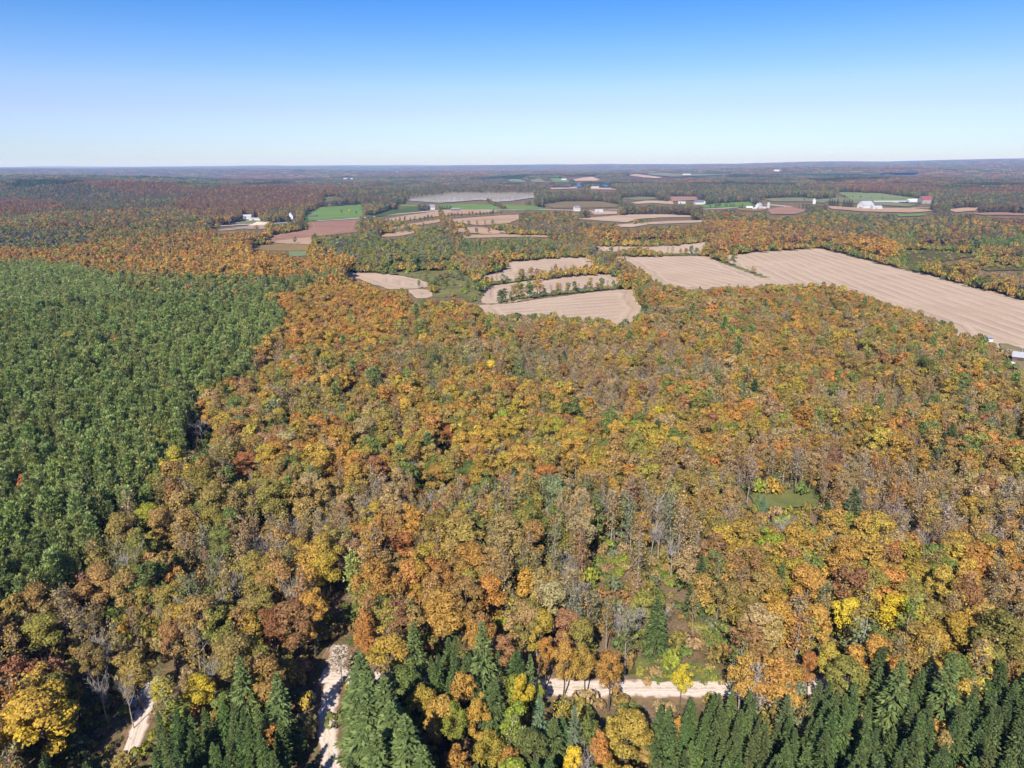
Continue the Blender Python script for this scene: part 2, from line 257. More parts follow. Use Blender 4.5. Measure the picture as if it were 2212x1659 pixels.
ZP = [
 (14, D((-10,340),(2230,330),(2230,480),(1700,470),(1400,455),(1000,450),(560,440),(0,470))),
 (13, D((380,430),(520,400),(760,408),(700,440),(480,475),(390,465))), (13, D((0,430),(110,435),(155,455),(0,470))),
 (13, D((160,395),(330,395),(470,415),(300,425))), (13, VC((840,235),(1400,210),(1700,240),(1700,290),(1300,290),(1000,260))),
 (13, VC((1780,240),(2212,240),(2212,300),(1820,310))), (13, VC((2000,440),(2212,430),(2212,520),(2050,500))),
 (3, VC((1000,270),(1200,275),(1700,320),(1680,345),(1300,300),(1060,292))), 
 (9, VC((780,410),(1400,420),(1700,460),(1900,520),(1500,530),(1000,480),(780,440))),
 (2, D((0,480),(560,470),(640,520),(760,560),(760,610),(560,605),(240,590),(0,580))),
 (16, D((0,470),(450,470),(470,500),(300,520),(0,540))), (14, D((0,500),(130,505),(200,525),(120,545),(0,540))),
 (9, VB((0,560),(400,545),(700,500),(830,620),(800,780),(330,780),(180,720),(0,690))),
 (11, VB((860,590),(1240,575),(1560,600),(1640,690),(1150,700),(950,740),(860,700))),
 (12, VB((1150,480),(1600,480),(1640,560),(1450,560),(1160,520))), (12, VB((1440,600),(1740,600),(1830,700),(1940,800),(1880,830),(1720,720),(1500,690))),
 (2, VB((1560,540),(2212,500),(2330,540),(2330,610),(1720,620))), (2, VC((0,470),(700,500),(1100,560),(1450,600),(1450,700),(1000,650),(400,670),(230,640),(0,600))),
 (16, VC((1100,510),(1800,520),(2212,560),(2212,640),(1500,640))), (11, VC((1300,550),(1520,550),(1530,640),(1340,620))), (11, VC((1840,600),(2212,580),(2212,660),(1900,640))),
 (16, VR((1440,270),(2212,420),(2212,480),(1500,330))),
 (16, D((700,600),(860,640),(1060,690),(1370,690),(1380,610),(1700,600),(2212,700),(2212,860),(700,860))),
 (2, D((540,640),(720,600),(850,640),(900,700),(820,760),(640,760))),
 (1, D((-10,585),(60,576),(130,583),(225,604),(300,640),(560,655),(620,690),(612,720),(560,780),(545,820),(500,838),(440,865),(400,930),(405,990),(350,1030),(330,1060),(300,1100),(240,1130),(215,1200),(160,1240),(130,1300),(60,1340),(-10,1350))),
 (3, D((225,600),(480,608),(640,605),(750,590),(730,612),(620,650),(560,662),(330,660),(240,630))),
 (5, D((840,760),(1130,760),(1500,900),(1700,900),(1700,1060),(1400,1080),(1150,1050),(860,960))),
 (6, D((1000,1060),(1350,1060),(1560,1120),(1500,1280),(1420,1330),(1250,1250),(1020,1240))),
 (7, D((1190,790),(1440,800),(1440,880),(1230,880))), (7, D((1760,960),(2212,1040),(2212,1160),(1990,1180),(1760,1110),(1560,1060),(1560,990))),
 (6, D((1150,1290),(1560,1280),(1570,1430),(1380,1450),(1170,1420))),
 (5, D((1480,1180),(2212,1180),(2212,1400),(1950,1400),(1700,1380),(1560,1300))),
 (7, D((2110,1250),(2212,1220),(2212,1380),(2120,1360))),
 (6, D((330,1200),(560,1200),(560,1290),(420,1330),(330,1300))),
 (15, D((0,1340),(200,1240),(350,1040),(560,1040),(700,1200),(690,1420),(0,1480))), (6, D((380,1180),(520,1180),(540,1270),(420,1300))),
 (16, D((600,860),(860,870),(1000,1080),(900,1240),(640,1240),(600,1060))),
 (8, D((140,1440),(500,1420),(500,1520),(150,1520))), (5, D((520,1270),(700,1270),(690,1450),(560,1480),(510,1420))),
 (8, D((860,1500),(1120,1440),(1380,1520),(1400,1700),(880,1700))),
 (4, D((80,1700),(70,1560),(150,1500),(200,1530),(262,1560),(262,1700))),
 (4, D((300,1700),(322,1545),(380,1530),(480,1520),(500,1440),(550,1430),(560,1500),(600,1480),(630,1530),(685,1560),(692,1700))),
 (4, D((740,1700),(728,1500),(750,1440),(790,1440),(850,1530),(940,1700))),
 (4, D((880,1420),(1000,1400),(1080,1430),(1080,1500),(980,1540),(890,1500))),
 (4, D((1400,1700),(1390,1535),(1480,1505),(1640,1500),(1700,1520),(1850,1490),(1930,1440),(2010,1460),(2080,1500),(2120,1440),(2230,1410),(2230,1700))),
 (10, VB((520,325),(800,305),(1330,300),(1350,325),(1200,350),(1000,342),(740,362),(560,350))),
]
for v, p in ZP: paint(zone, p, v)

# ------------------------------------------------------------------ materials
def new_mat(name):
    m = bpy.data.materials.new(name); m.use_nodes = True; m.node_tree.nodes.clear(); return m, m.node_tree.nodes, m.node_tree.links
def simple(name, col, rough=.8, noise=0.0, nscale=1.0, metal=0.0, col2=None):
    m, n, l = new_mat(name)
    p = n.new('ShaderNodeBsdfPrincipled'); o = n.new('ShaderNodeOutputMaterial'); l.new(p.outputs[0], o.inputs[0])
    p.inputs['Roughness'].default_value = rough; p.inputs['Metallic'].default_value = metal
    p.inputs['Specular IOR Level'].default_value = .25
    c2 = col2 or tuple(c * (1 - noise) for c in col)
    t = n.new('ShaderNodeTexNoise'); t.inputs['Scale'].default_value = nscale; t.inputs['Detail'].default_value = 4
    g = n.new('ShaderNodeTexCoord'); l.new(g.outputs['Object'], t.inputs['Vector'])
    r = n.new('ShaderNodeValToRGB'); r.color_ramp.elements[0].position = .35; r.color_ramp.elements[1].position = .65
    r.color_ramp.elements[0].color = (*c2, 1); r.color_ramp.elements[1].color = (*col, 1)
    l.new(t.outputs[0], r.inputs[0]); l.new(r.outputs[0], p.inputs['Base Color'])
    return m
def leaf_material():
    m, n, l = new_mat('foliage')
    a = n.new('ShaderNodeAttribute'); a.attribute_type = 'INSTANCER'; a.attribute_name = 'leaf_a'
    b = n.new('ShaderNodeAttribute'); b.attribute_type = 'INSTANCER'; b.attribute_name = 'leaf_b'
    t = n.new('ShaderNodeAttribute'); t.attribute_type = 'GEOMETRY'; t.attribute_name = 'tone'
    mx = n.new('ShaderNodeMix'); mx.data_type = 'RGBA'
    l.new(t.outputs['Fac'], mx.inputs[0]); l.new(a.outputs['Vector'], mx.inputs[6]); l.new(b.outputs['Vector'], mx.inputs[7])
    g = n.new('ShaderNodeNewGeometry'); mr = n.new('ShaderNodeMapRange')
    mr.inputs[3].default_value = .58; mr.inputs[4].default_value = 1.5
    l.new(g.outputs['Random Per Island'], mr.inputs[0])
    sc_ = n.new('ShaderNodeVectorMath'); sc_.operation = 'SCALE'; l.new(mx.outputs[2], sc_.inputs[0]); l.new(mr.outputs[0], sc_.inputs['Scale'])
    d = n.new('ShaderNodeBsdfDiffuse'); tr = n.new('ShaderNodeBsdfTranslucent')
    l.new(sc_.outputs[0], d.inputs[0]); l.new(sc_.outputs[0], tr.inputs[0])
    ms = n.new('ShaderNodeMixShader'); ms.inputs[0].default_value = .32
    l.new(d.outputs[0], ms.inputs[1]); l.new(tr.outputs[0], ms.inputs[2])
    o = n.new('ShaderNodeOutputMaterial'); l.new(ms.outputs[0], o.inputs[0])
    return m
LEAF = leaf_material()
BARK = simple('brown_bark', (.13,.10,.075), .9, .5, 3)
PALE = simple('pale_bark', (.36,.32,.27), .9, .45, 2)
GREYB = simple('grey_twigs', (.36,.32,.30), .9, .35, 2)

def ground_material():
    m, n, l = new_mat('forest_floor')
    p = n.new('ShaderNodeBsdfDiffuse'); o = n.new('ShaderNodeOutputMaterial'); l.new(p.outputs[0], o.inputs[0])
    g = n.new('ShaderNodeTexCoord')
    def noise(scale, det=5):
        t = n.new('ShaderNodeTexNoise'); t.inputs['Scale'].default_value = scale; t.inputs['Detail'].default_value = det
        l.new(g.outputs['Object'], t.inputs['Vector']); return t
    def ramp(t, stops):
        r = n.new('ShaderNodeValToRGB'); e = r.color_ramp.elements
        e[0].position, e[0].color = stops[0][0], (*stops[0][1], 1); e[1].position, e[1].color = stops[-1][0], (*stops[-1][1], 1)
        for s in stops[1:-1]:
            k = e.new(s[0]); k.color = (*s[1], 1)
        l.new(t.outputs[0], r.inputs[0]); return r
    near = ramp(noise(.09), [(.32, (.075,.095,.03)), (.45, (.15,.115,.06)), (.58, (.22,.155,.10)), (.7, (.13,.10,.06))])
    fine = ramp(noise(1.6, 3), [(.3, (.55,.55,.55)), (.7, (1.25,1.2,1.15))])
    mul = n.new('ShaderNodeMix'); mul.data_type = 'RGBA'; mul.blend_type = 'MULTIPLY'; mul.inputs[0].default_value = 1
    l.new(near.outputs[0], mul.inputs[6]); l.new(fine.outputs[0], mul.inputs[7])
    far = ramp(noise(.0013, 9), [(.34, (.050,.070,.035)), (.44, (.085,.080,.050)), (.52, (.13,.075,.045)), (.60, (.085,.080,.055)), (.70, (.055,.075,.04))])
    vm = n.new('ShaderNodeVectorMath'); vm.operation = 'LENGTH'; l.new(g.outputs['Object'], vm.inputs[0])
    mr = n.new('ShaderNodeMapRange'); mr.inputs[1].default_value = 2500; mr.inputs[2].default_value = 6000
    l.new(vm.outputs['Value'], mr.inputs[0])
    mx = n.new('ShaderNodeMix'); mx.data_type = 'RGBA'; l.new(mr.outputs[0], mx.inputs[0])
    l.new(mul.outputs[2], mx.inputs[6]); l.new(far.outputs[0], mx.inputs[7]); l.new(mx.outputs[2], p.inputs[0])
    return m

def field_material(name, c1, c2, nscale=.02, stripe=None, fine=.5, c3=None):
    """c1/c2 blotched soil or grass; stripe = colour of the swaths laid along attribute 'row' (metres)"""
    m, n, l = new_mat(name)
    p = n.new('ShaderNodeBsdfDiffuse'); o = n.new('ShaderNodeOutputMaterial'); l.new(p.outputs[0], o.inputs[0])
    g = n.new('ShaderNodeTexCoord')
    t = n.new('ShaderNodeTexNoise'); t.inputs['Scale'].default_value = nscale; t.inputs['Detail'].default_value = 8; t.inputs['Roughness'].default_value = .65
    l.new(g.outputs['Object'], t.inputs['Vector'])
    r = n.new('ShaderNodeValToRGB'); r.color_ramp.elements[0].position = .38; r.color_ramp.elements[1].position = .62
    r.color_ramp.elements[0].color = (*c2, 1); r.color_ramp.elements[1].color = (*c1, 1)
    l.new(t.outputs[0], r.inputs[0]); out = r.outputs[0]
    if stripe:
        a = n.new('ShaderNodeAttribute'); a.attribute_name = 'row'
        t2 = n.new('ShaderNodeTexNoise'); t2.inputs['Scale'].default_value = .03; t2.inputs['Detail'].default_value = 4; l.new(g.outputs['Object'], t2.inputs['Vector'])
        ed = n.new('ShaderNodeAttribute'); ed.attribute_name = 'edge'      # the headland was worked round and round
        gt = n.new('ShaderNodeMath'); gt.operation = 'GREATER_THAN'; gt.inputs[1].default_value = 17.0; l.new(ed.outputs['Fac'], gt.inputs[0])
        ms = n.new('ShaderNodeMix'); l.new(gt.outputs[0], ms.inputs[0]); l.new(ed.outputs['Fac'], ms.inputs[2]); l.new(a.outputs['Fac'], ms.inputs[3])
        ma = n.new('ShaderNodeMath'); ma.operation = 'MULTIPLY_ADD'; ma.inputs[1].default_value = 6.0; l.new(t2.outputs[0], ma.inputs[0]); l.new(ms.outputs[0], ma.inputs[2])
        def band(period, lo, hi, col, f, out, phase=0.0):
            d = n.new('ShaderNodeMath'); d.operation = 'MULTIPLY_ADD'; d.inputs[1].default_value = 2 * math.pi / period; d.inputs[2].default_value = phase
            l.new(ma.outputs[0], d.inputs[0])
            s = n.new('ShaderNodeMath'); s.operation = 'SINE'; l.new(d.outputs[0], s.inputs[0])
            mr = n.new('ShaderNodeMapRange'); mr.inputs[1].default_value = lo; mr.inputs[2].default_value = hi; l.new(s.outputs[0], mr.inputs[0])
            t3 = n.new('ShaderNodeTexNoise'); t3.inputs['Scale'].default_value = .018; t3.inputs['Detail'].default_value = 5; l.new(g.outputs['Object'], t3.inputs['Vector'])
            mq = n.new('ShaderNodeMapRange'); mq.inputs[1].default_value = .3; mq.inputs[2].default_value = .6; mq.inputs[3].default_value = .05 * f; mq.inputs[4].default_value = f
            l.new(t3.outputs[0], mq.inputs[0])
            mu = n.new('ShaderNodeMath'); mu.operation = 'MULTIPLY'; l.new(mr.outputs[0], mu.inputs[0]); l.new(mq.outputs[0], mu.inputs[1])
            mx = n.new('ShaderNodeMix'); mx.data_type = 'RGBA'; l.new(mu.outputs[0], mx.inputs[0]); l.new(out, mx.inputs[6]); mx.inputs[7].default_value = (*col, 1)
            return mx.outputs[2]
        out = band(13.5, .2, .95, stripe, .7, out)
        out = band(13.5, .86, .99, c3 or c2, .75, out, 2.2)
        out = band(4.5, .2, .9, c2, .30, out)
    t4 = n.new('ShaderNodeTexNoise'); t4.inputs['Scale'].default_value = fine; t4.inputs['Detail'].default_value = 3; l.new(g.outputs['Object'], t4.inputs['Vector'])
    mr = n.new('ShaderNodeMapRange'); mr.inputs[1].default_value = .3; mr.inputs[2].default_value = .7; mr.inputs[3].default_value = .82; mr.inputs[4].default_value = 1.15; l.new(t4.outputs[0], mr.inputs[0])
    s = n.new('ShaderNodeVectorMath'); s.operation = 'SCALE'; l.new(out, s.inputs[0]); l.new(mr.outputs[0], s.inputs['Scale'])
    l.new(s.outputs[0], p.inputs[0])
    return m
FM = {
 'stubble': field_material('stubble', (.445,.335,.238), (.385,.280,.196), .012, (.475,.37,.285), 1.0, (.255,.205,.165)),
 'meadow': field_material('rough_meadow', (.180,.165,.065), (.115,.115,.045), .035, None, .8),
 'soil': field_material('ploughed_soil', (.285,.165,.115), (.235,.130,.09), .01, (.31,.19,.14)),
 'tan': field_material('tan_hay', (.40,.275,.185), (.33,.22,.145), .012),
 'dryhay': field_material('dry_hay', (0.240,0.164,0.072), (0.200,0.136,0.064), .012),
 'dryhay2': field_material('olive_hay', (0.192,0.152,0.076), (0.160,0.120,0.064), .008),
 'pinktan': field_material('pinkish_hay', (.43,.315,.225), (.36,.255,.18), .01),
 'palegreen': field_material('pale_pasture', (0.176,0.216,0.104), (0.152,0.176,0.080), .01),
 'palegreen2': field_material('grey_pasture', (0.192,0.192,0.108), (0.144,0.152,0.080), .01),
 'green': field_material('bright_pasture', (.135,.215,.06), (.115,.18,.055), .006),
 'green2': field_material('green_pasture', (0.136,0.216,0.060), (0.112,0.176,0.052), .01),
 'darkgreen': field_material('green_crop', (0.080,0.128,0.040), (0.068,0.104,0.036), .01, (0.060,0.092,0.032)),
 'olivefield': field_material('olive_pasture', (0.108,0.096,0.040), (0.084,0.076,0.034), .012),
 'gravelpit': field_material('pit_gravel', (.36,.28,.22), (.27,.19,.14), .02),
 'grassglade': field_material('glade_grass', (.165,.170,.060), (.115,.125,.042), .12, None, 1.4),
 'dirt': field_material('bare_dirt', (0.320,0.216,0.152), (0.176,0.136,0.080), .15),
 'dirtgrass': field_material('yard_grass', (0.168,0.152,0.072), (0.240,0.176,0.112), .06),
 'swamp': field_material('swamp_mud', (.36,.35,.345), (.28,.275,.265), .012),
}
def water_material():
    m, n, l = new_mat('water')
    p = n.new('ShaderNodeBsdfPrincipled'); o = n.new('ShaderNodeOutputMaterial'); l.new(p.outputs[0], o.inputs[0])
    p.inputs['Base Color'].default_value = (.05,.10,.16,1); p.inputs['Roughness'].default_value = .35; return m
FM['water'] = water_material()
def gravel_material():
    m, n, l = new_mat('pale_gravel')
    p = n.new('ShaderNodeBsdfDiffuse'); o = n.new('ShaderNodeOutputMaterial'); l.new(p.outputs[0], o.inputs[0])
    a = n.new('ShaderNodeAttribute'); a.attribute_name = 'row'      # -1 .. 1 across the lane
    g = n.new('ShaderNodeTexCoord')
    ns = n.new('ShaderNodeTexNoise'); ns.inputs['Scale'].default_value = .5; ns.inputs['Detail'].default_value = 5; l.new(g.outputs['Object'], ns.inputs['Vector'])
    ab = n.new('ShaderNodeMath'); ab.operation = 'ABSOLUTE'; l.new(a.outputs['Fac'], ab.inputs[0])
    ad = n.new('ShaderNodeMath'); ad.operation = 'MULTIPLY_ADD'; ad.inputs[1].default_value = .9; l.new(ns.outputs[0], ad.inputs[0]); l.new(ab.outputs[0], ad.inputs[2])
    r = n.new('ShaderNodeValToRGB'); e = r.color_ramp.elements
    e[0].position = .45; e[0].color = (0.468,0.387,0.315,1); e[1].position = 1.0; e[1].color = (0.594,0.504,0.423,1)
    for pos, c in ((.60,(.66,.57,.48)), (.74,(.50,.40,.32)), (.84,(.68,.58,.50))):
        k = e.new(pos); k.color = (*c, 1)
    l.new(ad.outputs[0], r.inputs[0])
    r2 = n.new('ShaderNodeMapRange'); r2.inputs[1].default_value = 1.12; r2.inputs[2].default_value = 1.38; l.new(ad.outputs[0], r2.inputs[0])
    mx = n.new('ShaderNodeMix'); mx.data_type = 'RGBA'; l.new(r2.outputs[0], mx.inputs[0]); l.new(r.outputs[0], mx.inputs[6]); mx.inputs[7].default_value = (0.234,0.144,0.090,1)
    l.new(mx.outputs[2], p.inputs[0]); return m
GRAVEL = gravel_material()

# ------------------------------------------------------------------ object helpers
def mesh_from(name, verts, faces, mats, midx=None, tone=None, smooth_=False, row=None):
    me = bpy.data.meshes.new(name)
    me.from_pydata([tuple(v) for v in np.asarray(verts, float)], [], faces)
    for m in mats: me.materials.append(m)
    if midx is not None: me.polygons.foreach_set('material_index', np.asarray(midx, np.int32))
    if tone is not None:
        at = me.attributes.new('tone', 'FLOAT', 'FACE'); at.data.foreach_set('value', np.asarray(tone, np.float32))
    if row is not None:
        at = me.attributes.new('row', 'FLOAT', 'POINT'); at.data.foreach_set('value', np.asarray(row, np.float32))
    if smooth_: me.polygons.foreach_set('use_smooth', np.ones(len(me.polygons), bool))
    me.update(); return me
def obj(name, me, parent=None, label=None, cat=None, group=None, kind=None, loc=None, rot=0):
    o = bpy.data.objects.new(name, me); COL.objects.link(o)
    if parent: o.parent = parent
    if loc is not None: o.location = loc
    if rot: o.rotation_euler = (0, 0, rot)
    if label: o['label'] = label
    if cat: o['category'] = cat
    if group: o['group'] = group
    if kind: o['kind'] = kind
    return o

# ------------------------------------------------------------------ ground
def build_ground():
    ang = np.concatenate([np.linspace(-math.pi, -rad(56), 26)[:-1], np.linspace(-rad(56), rad(56), 281), np.linspace(rad(56), math.pi, 26)[1:-1]])
    rr = [6.0]
    while rr[-1] < 42000: rr.append(rr[-1] * 1.021 + .3)
    rr = np.array(rr); A, R = np.meshgrid(ang, rr)
    X, Y = R * np.sin(A), R * np.cos(A); Zz = hgt(X, Y)
    verts = np.stack([X, Y, Zz], -1).reshape(-1, 3)
    na, nr = len(ang), len(rr)
    i = np.arange(nr - 1)[:, None] * na; j = np.arange(na)[None]; jn = (j + 1) % na
    q = np.stack([i + j, i + jn, i + na + jn, i + na + j], -1).reshape(-1, 4)[:, ::-1]
    verts = np.vstack([verts, [[0, 0, 0]]]); c = len(verts) - 1
    faces = q.tolist() + [(c, int((k + 1) % na), int(k)) for k in range(na)]
    me = mesh_from('ground', verts, faces, [ground_material()], smooth_=True)
    return obj('ground', me, label='rolling forest floor with leaf litter reaching to the horizon', kind='structure')
build_ground()

def build_field(k, name, mat, outline, stripe, label):
    o = np.asarray(outline, float)
    if stripe:      # the field runs on a little behind the nearer tree tops
        sgn = np.sign(sum(o[i-1][0]*o[i][1]-o[i][0]*o[i-1][1] for i in range(len(o))))
        e = np.roll(o, -1, 0) - np.roll(o, 1, 0); nrm = np.stack([e[:, 1], -e[:, 0]], 1) * sgn; nrm /= np.hypot(*nrm.T)[:, None] + 1e-9
        dp = np.array([0, 1.0]); low = nrm[:, 1] > .25; o = o + np.where(low[:, None], dp * (9.0 if any(t in label for t in ('running down', 'three trees', 'cupped')) else 1.5) * nrm[:, 1:2], 0)
    # closer points along the outline
    pts = []
    for a, b in zip(o, np.roll(o, -1, 0)):
        n = max(1, int(np.hypot(*(b - a)) / 6)); pts += [a + (b - a) * t / n for t in range(n)]
    w = unproject(np.array(pts))
    # wobble of the edge
    d0 = np.hypot(*w.mean(0))
    w = w + rng.normal(0, min(1.2, d0 * .0012), w.shape)
    lo, hi = w.min(0), w.max(0)
    area = (hi[0] - lo[0]) * (hi[1] - lo[1])
    s = max(8.0 if stripe else 12.0, math.sqrt(area / 5000), d0 * .012)
    gx, gy = np.meshgrid(np.arange(lo[0], hi[0], s), np.arange(lo[1], hi[1], s)); g = np.stack([gx.ravel(), gy.ravel()], 1)
    # keep inner grid points off the outline
    m = np.zeros(len(g), bool); j = len(w) - 1; dist = np.full(len(g), 1e9)
    for i in range(len(w)):
        xi, yi, xj, yj = *w[i], *w[j]
        if yi != yj: m ^= ((yi > g[:, 1]) != (yj > g[:, 1])) & (g[:, 0] < (xj - xi) * (g[:, 1] - yi) / (yj - yi + 1e-12) + xi)
        e = w[j] - w[i]; L = e @ e + 1e-9
        t = np.clip(((g - w[i]) @ e) / L, 0, 1); dist = np.minimum(dist, np.hypot(*(g - (w[i] + t[:, None] * e)).T)); j = i
    keep = m & (dist > s * .35); g = g[keep]; dist = dist[keep]
    c = w.mean(0)
    allp = [Vector((float(p[0] - c[0]), float(p[1] - c[1]))) for p in np.vstack([w, g])]
    n = len(w)
    vv, _, ff, ov, _, _ = delaunay_2d_cdt(allp, [], [list(range(n))], 1, 1e-3)
    P = np.array([[v.x + c[0], v.y + c[1]] for v in vv])
    dd = np.zeros(len(P))
    for idx, orig in enumerate(ov):
        for q in orig:
            if q >= n: dd[idx] = dist[q - n]
    row = None
    if stripe:
        s2 = unproject(np.array(stripe)); t = s2[1] - s2[0]; t /= np.hypot(*t); nn = np.array([-t[1], t[0]])
        al = (P - c) @ t
        row = (P - c) @ nn + 5 * np.sin(al / 160)
    else: row = (P - c)[:, 1] + .4 * (P - c)[:, 0]
    zz = hgt(P[:, 0], P[:, 1]) + .25 + k * .012 + max(0, d0 - 800) * .0007
    if mat == 'water': zz = np.full(len(P), zz.max())
    me = mesh_from(name, np.column_stack([P, zz]), [tuple(f) for f in ff], [FM[mat]], row=row, smooth_=True)
    if stripe:
        at = me.attributes.new('edge', 'FLOAT', 'POINT'); at.data.foreach_set('value', dd.astype(np.float32))
    # faces up
    if me.polygons and me.polygons[0].normal.z < 0: me.flip_normals()
    obj(name, me, label=label, kind='structure')
for k, (nm, mat, out, st, lab) in enumerate(FIELDS): build_field(k, nm, mat, out, st, lab)

def resample(w, step):
    seg = np.hypot(*np.diff(w, axis=0).T); s = np.concatenate([[0], np.cumsum(seg)])
    t = np.linspace(0, s[-1], max(3, int(s[-1] / step)))
    p = np.stack([np.interp(t, s, w[:, 0]), np.interp(t, s, w[:, 1])], 1)
    for _ in range(6): p[1:-1] = (p[:-2] + 2 * p[1:-1] + p[2:]) / 4
    return p
def ribbon(name, pts, half, mat, label, step=3.0, lift=.12, wob=.25, world=False):
    p = resample(np.asarray(pts, float) if world else unproject(np.array(pts)), step)
    t = np.gradient(p, axis=0); t /= np.hypot(*t.T)[:, None]; nn = np.stack([-t[:, 1], t[:, 0]], 1)
    cols = np.linspace(-1, 1, 7); V_, R_ = [], []
    for c in cols:
        q = p + nn * (half * c + (rng.normal(0, wob, len(p))[:, None] if abs(c) == 1 else 0))
        V_.append(np.column_stack([q, hgt(q[:, 0], q[:, 1]) + lift - .08 * (abs(c) == 1)])); R_.append(np.full(len(p), c))
    n = len(p); vv = np.vstack(V_); ff = []
    for a in range(6):
        for i in range(n - 1): ff.append((a * n + i, (a + 1) * n + i, (a + 1) * n + i + 1, a * n + i + 1))
    me = mesh_from(name, vv, ff, [mat], row=np.concatenate(R_), smooth_=True)
    if me.polygons[0].normal.z < 0: me.flip_normals()
    return obj(name, me, label=label, kind='structure'), p
road_lines = []
VERGE = field_material('lane_verge', (.24,.15,.09), (.12,.12,.05), .3)
for i, (nm, pts, hw, lab) in enumerate(ROADS):
    ribbon('road_verge', pts, hw + 1.6, VERGE, lab.replace(lab.split()[0], 'earth and grass verge of the ' + lab.split()[0], 1), lift=.10 + i * .02, wob=.5)
    o, p = ribbon(nm, pts, hw, GRAVEL, lab, lift=.20 + i * .03); road_lines.append((p, hw))
ROADM = simple('road_surface', (.50,.44,.38), .9, .1, .05)
for pts, hw, lab in (
   (VB((-30,472),(130,463),(250,454),(420,434),(600,418),(735,405),(900,402),(1150,404),(1430,402),(1700,408),(1900,402)), 8.0, 'pale country road crossing the middle distance'),
   (V4((60,384),(110,374),(290,362),(470,352),(600,350),(780,342),(930,325)), 10.0, 'wide pale road curving past the gravel pit'),
   (V4((240,350),(330,335),(410,318),(470,312)), 3.0, 'farm track climbing to the white farmhouse'),
   (VC((190,398),(300,394),(410,387),(480,378)), 10.0, 'bright road stretch below the green lawn'), (VC((590,368),(650,374),(740,382)), 10.0, 'short road bend above the brown field'),
   (VC((1500,391),(1600,388),(1760,395),(1930,387)), 5.0, 'far road right of the barns')):
    ribbon('country_road', pts, hw, ROADM, lab, step=14, lift=1.2 if 'wide' not in lab else 1.5, wob=.3)
# grass strip between the two big stubble fields
ribbon('grass_strip', VR((640,268),(700,292),(780,320),(860,350),(908,368)), 4.5, FM['meadow'], 'narrow green grass strip between two stubble fields', step=6, lift=.5, wob=1.2)

# ------------------------------------------------------------------ tree forms
def quads(c, nrm, size, asp=.8, jit=.25, r=rng):
    n = len(c); a = r.normal(size=(n, 3)); t = np.cross(nrm, a); t /= np.linalg.norm(t, axis=1)[:, None] + 1e-9
    b = np.cross(nrm, t); b /= np.linalg.norm(b, axis=1)[:, None] + 1e-9
    s = np.asarray(size).reshape(-1, 1) if np.ndim(size) else np.full((n, 1), size)
    v = []
    for (i, j) in ((-1, -1), (1, -1), (1, 1), (-1, 1)):
        q = c + t * s * .5 * i * (1 + r.normal(0, jit, (n, 1))) + b * s * .5 * j * asp * (1 + r.normal(0, jit, (n, 1))); v.append(q)
    V_ = np.stack(v, 1).reshape(-1, 3); F = np.arange(4 * n).reshape(n, 4)
    return V_, F
def blades(base, tip, width, r=rng):
    """tapering blades from base to tip"""
    d = tip - base; n = len(d); a = r.normal(size=(n, 3)) * .38 + [0, 0, 1]; w = np.cross(d, a); w /= np.linalg.norm(w, axis=1)[:, None] + 1e-9
    w = w * np.asarray(width).reshape(-1, 1)
    mid = base + d * .45
    V_ = np.stack([base, mid + w * .5, tip, mid - w * .5], 1).reshape(-1, 3); return V_, np.arange(4 * n).reshape(n, 4)
def tube(path, radii, sides=5):
    path = np.asarray(path, float); V_, F = [], []
    for k, (p, r) in enumerate(zip(path, radii)):
        d = path[min(k + 1, len(path) - 1)] - path[max(k - 1, 0)]; d /= np.linalg.norm(d) + 1e-9
        a = np.cross(d, [0.3, 1, 0.1]); a /= np.linalg.norm(a); b = np.cross(d, a)
        for s in range(sides):
            th = 2 * math.pi * s / sides; V_.append(p + r * (math.cos(th) * a + math.sin(th) * b))
    for k in range(len(path) - 1):
        for s in range(sides):
            F.append((k * sides + s, k * sides + (s + 1) % sides, (k + 1) * sides + (s + 1) % sides, (k + 1) * sides + s))
    return np.array(V_), F
class Geo:
    def __init__(s): s.v = []; s.f = []; s.n = 0; s.t = []
    def add(s, V_, F, tone=None):
        F = np.asarray(F) + s.n; s.f += F.tolist(); s.v.append(V_); s.n += len(V_)
        s.t += (np.full(len(F), .5) if tone is None else np.asarray(tone)).tolist(); return s
    def V(s): return np.vstack(s.v)
def unit(v): return v / (np.linalg.norm(v, axis=1)[:, None] + 1e-9)
def sphere_pts(n, r=rng): return unit(r.normal(size=(n, 3)))

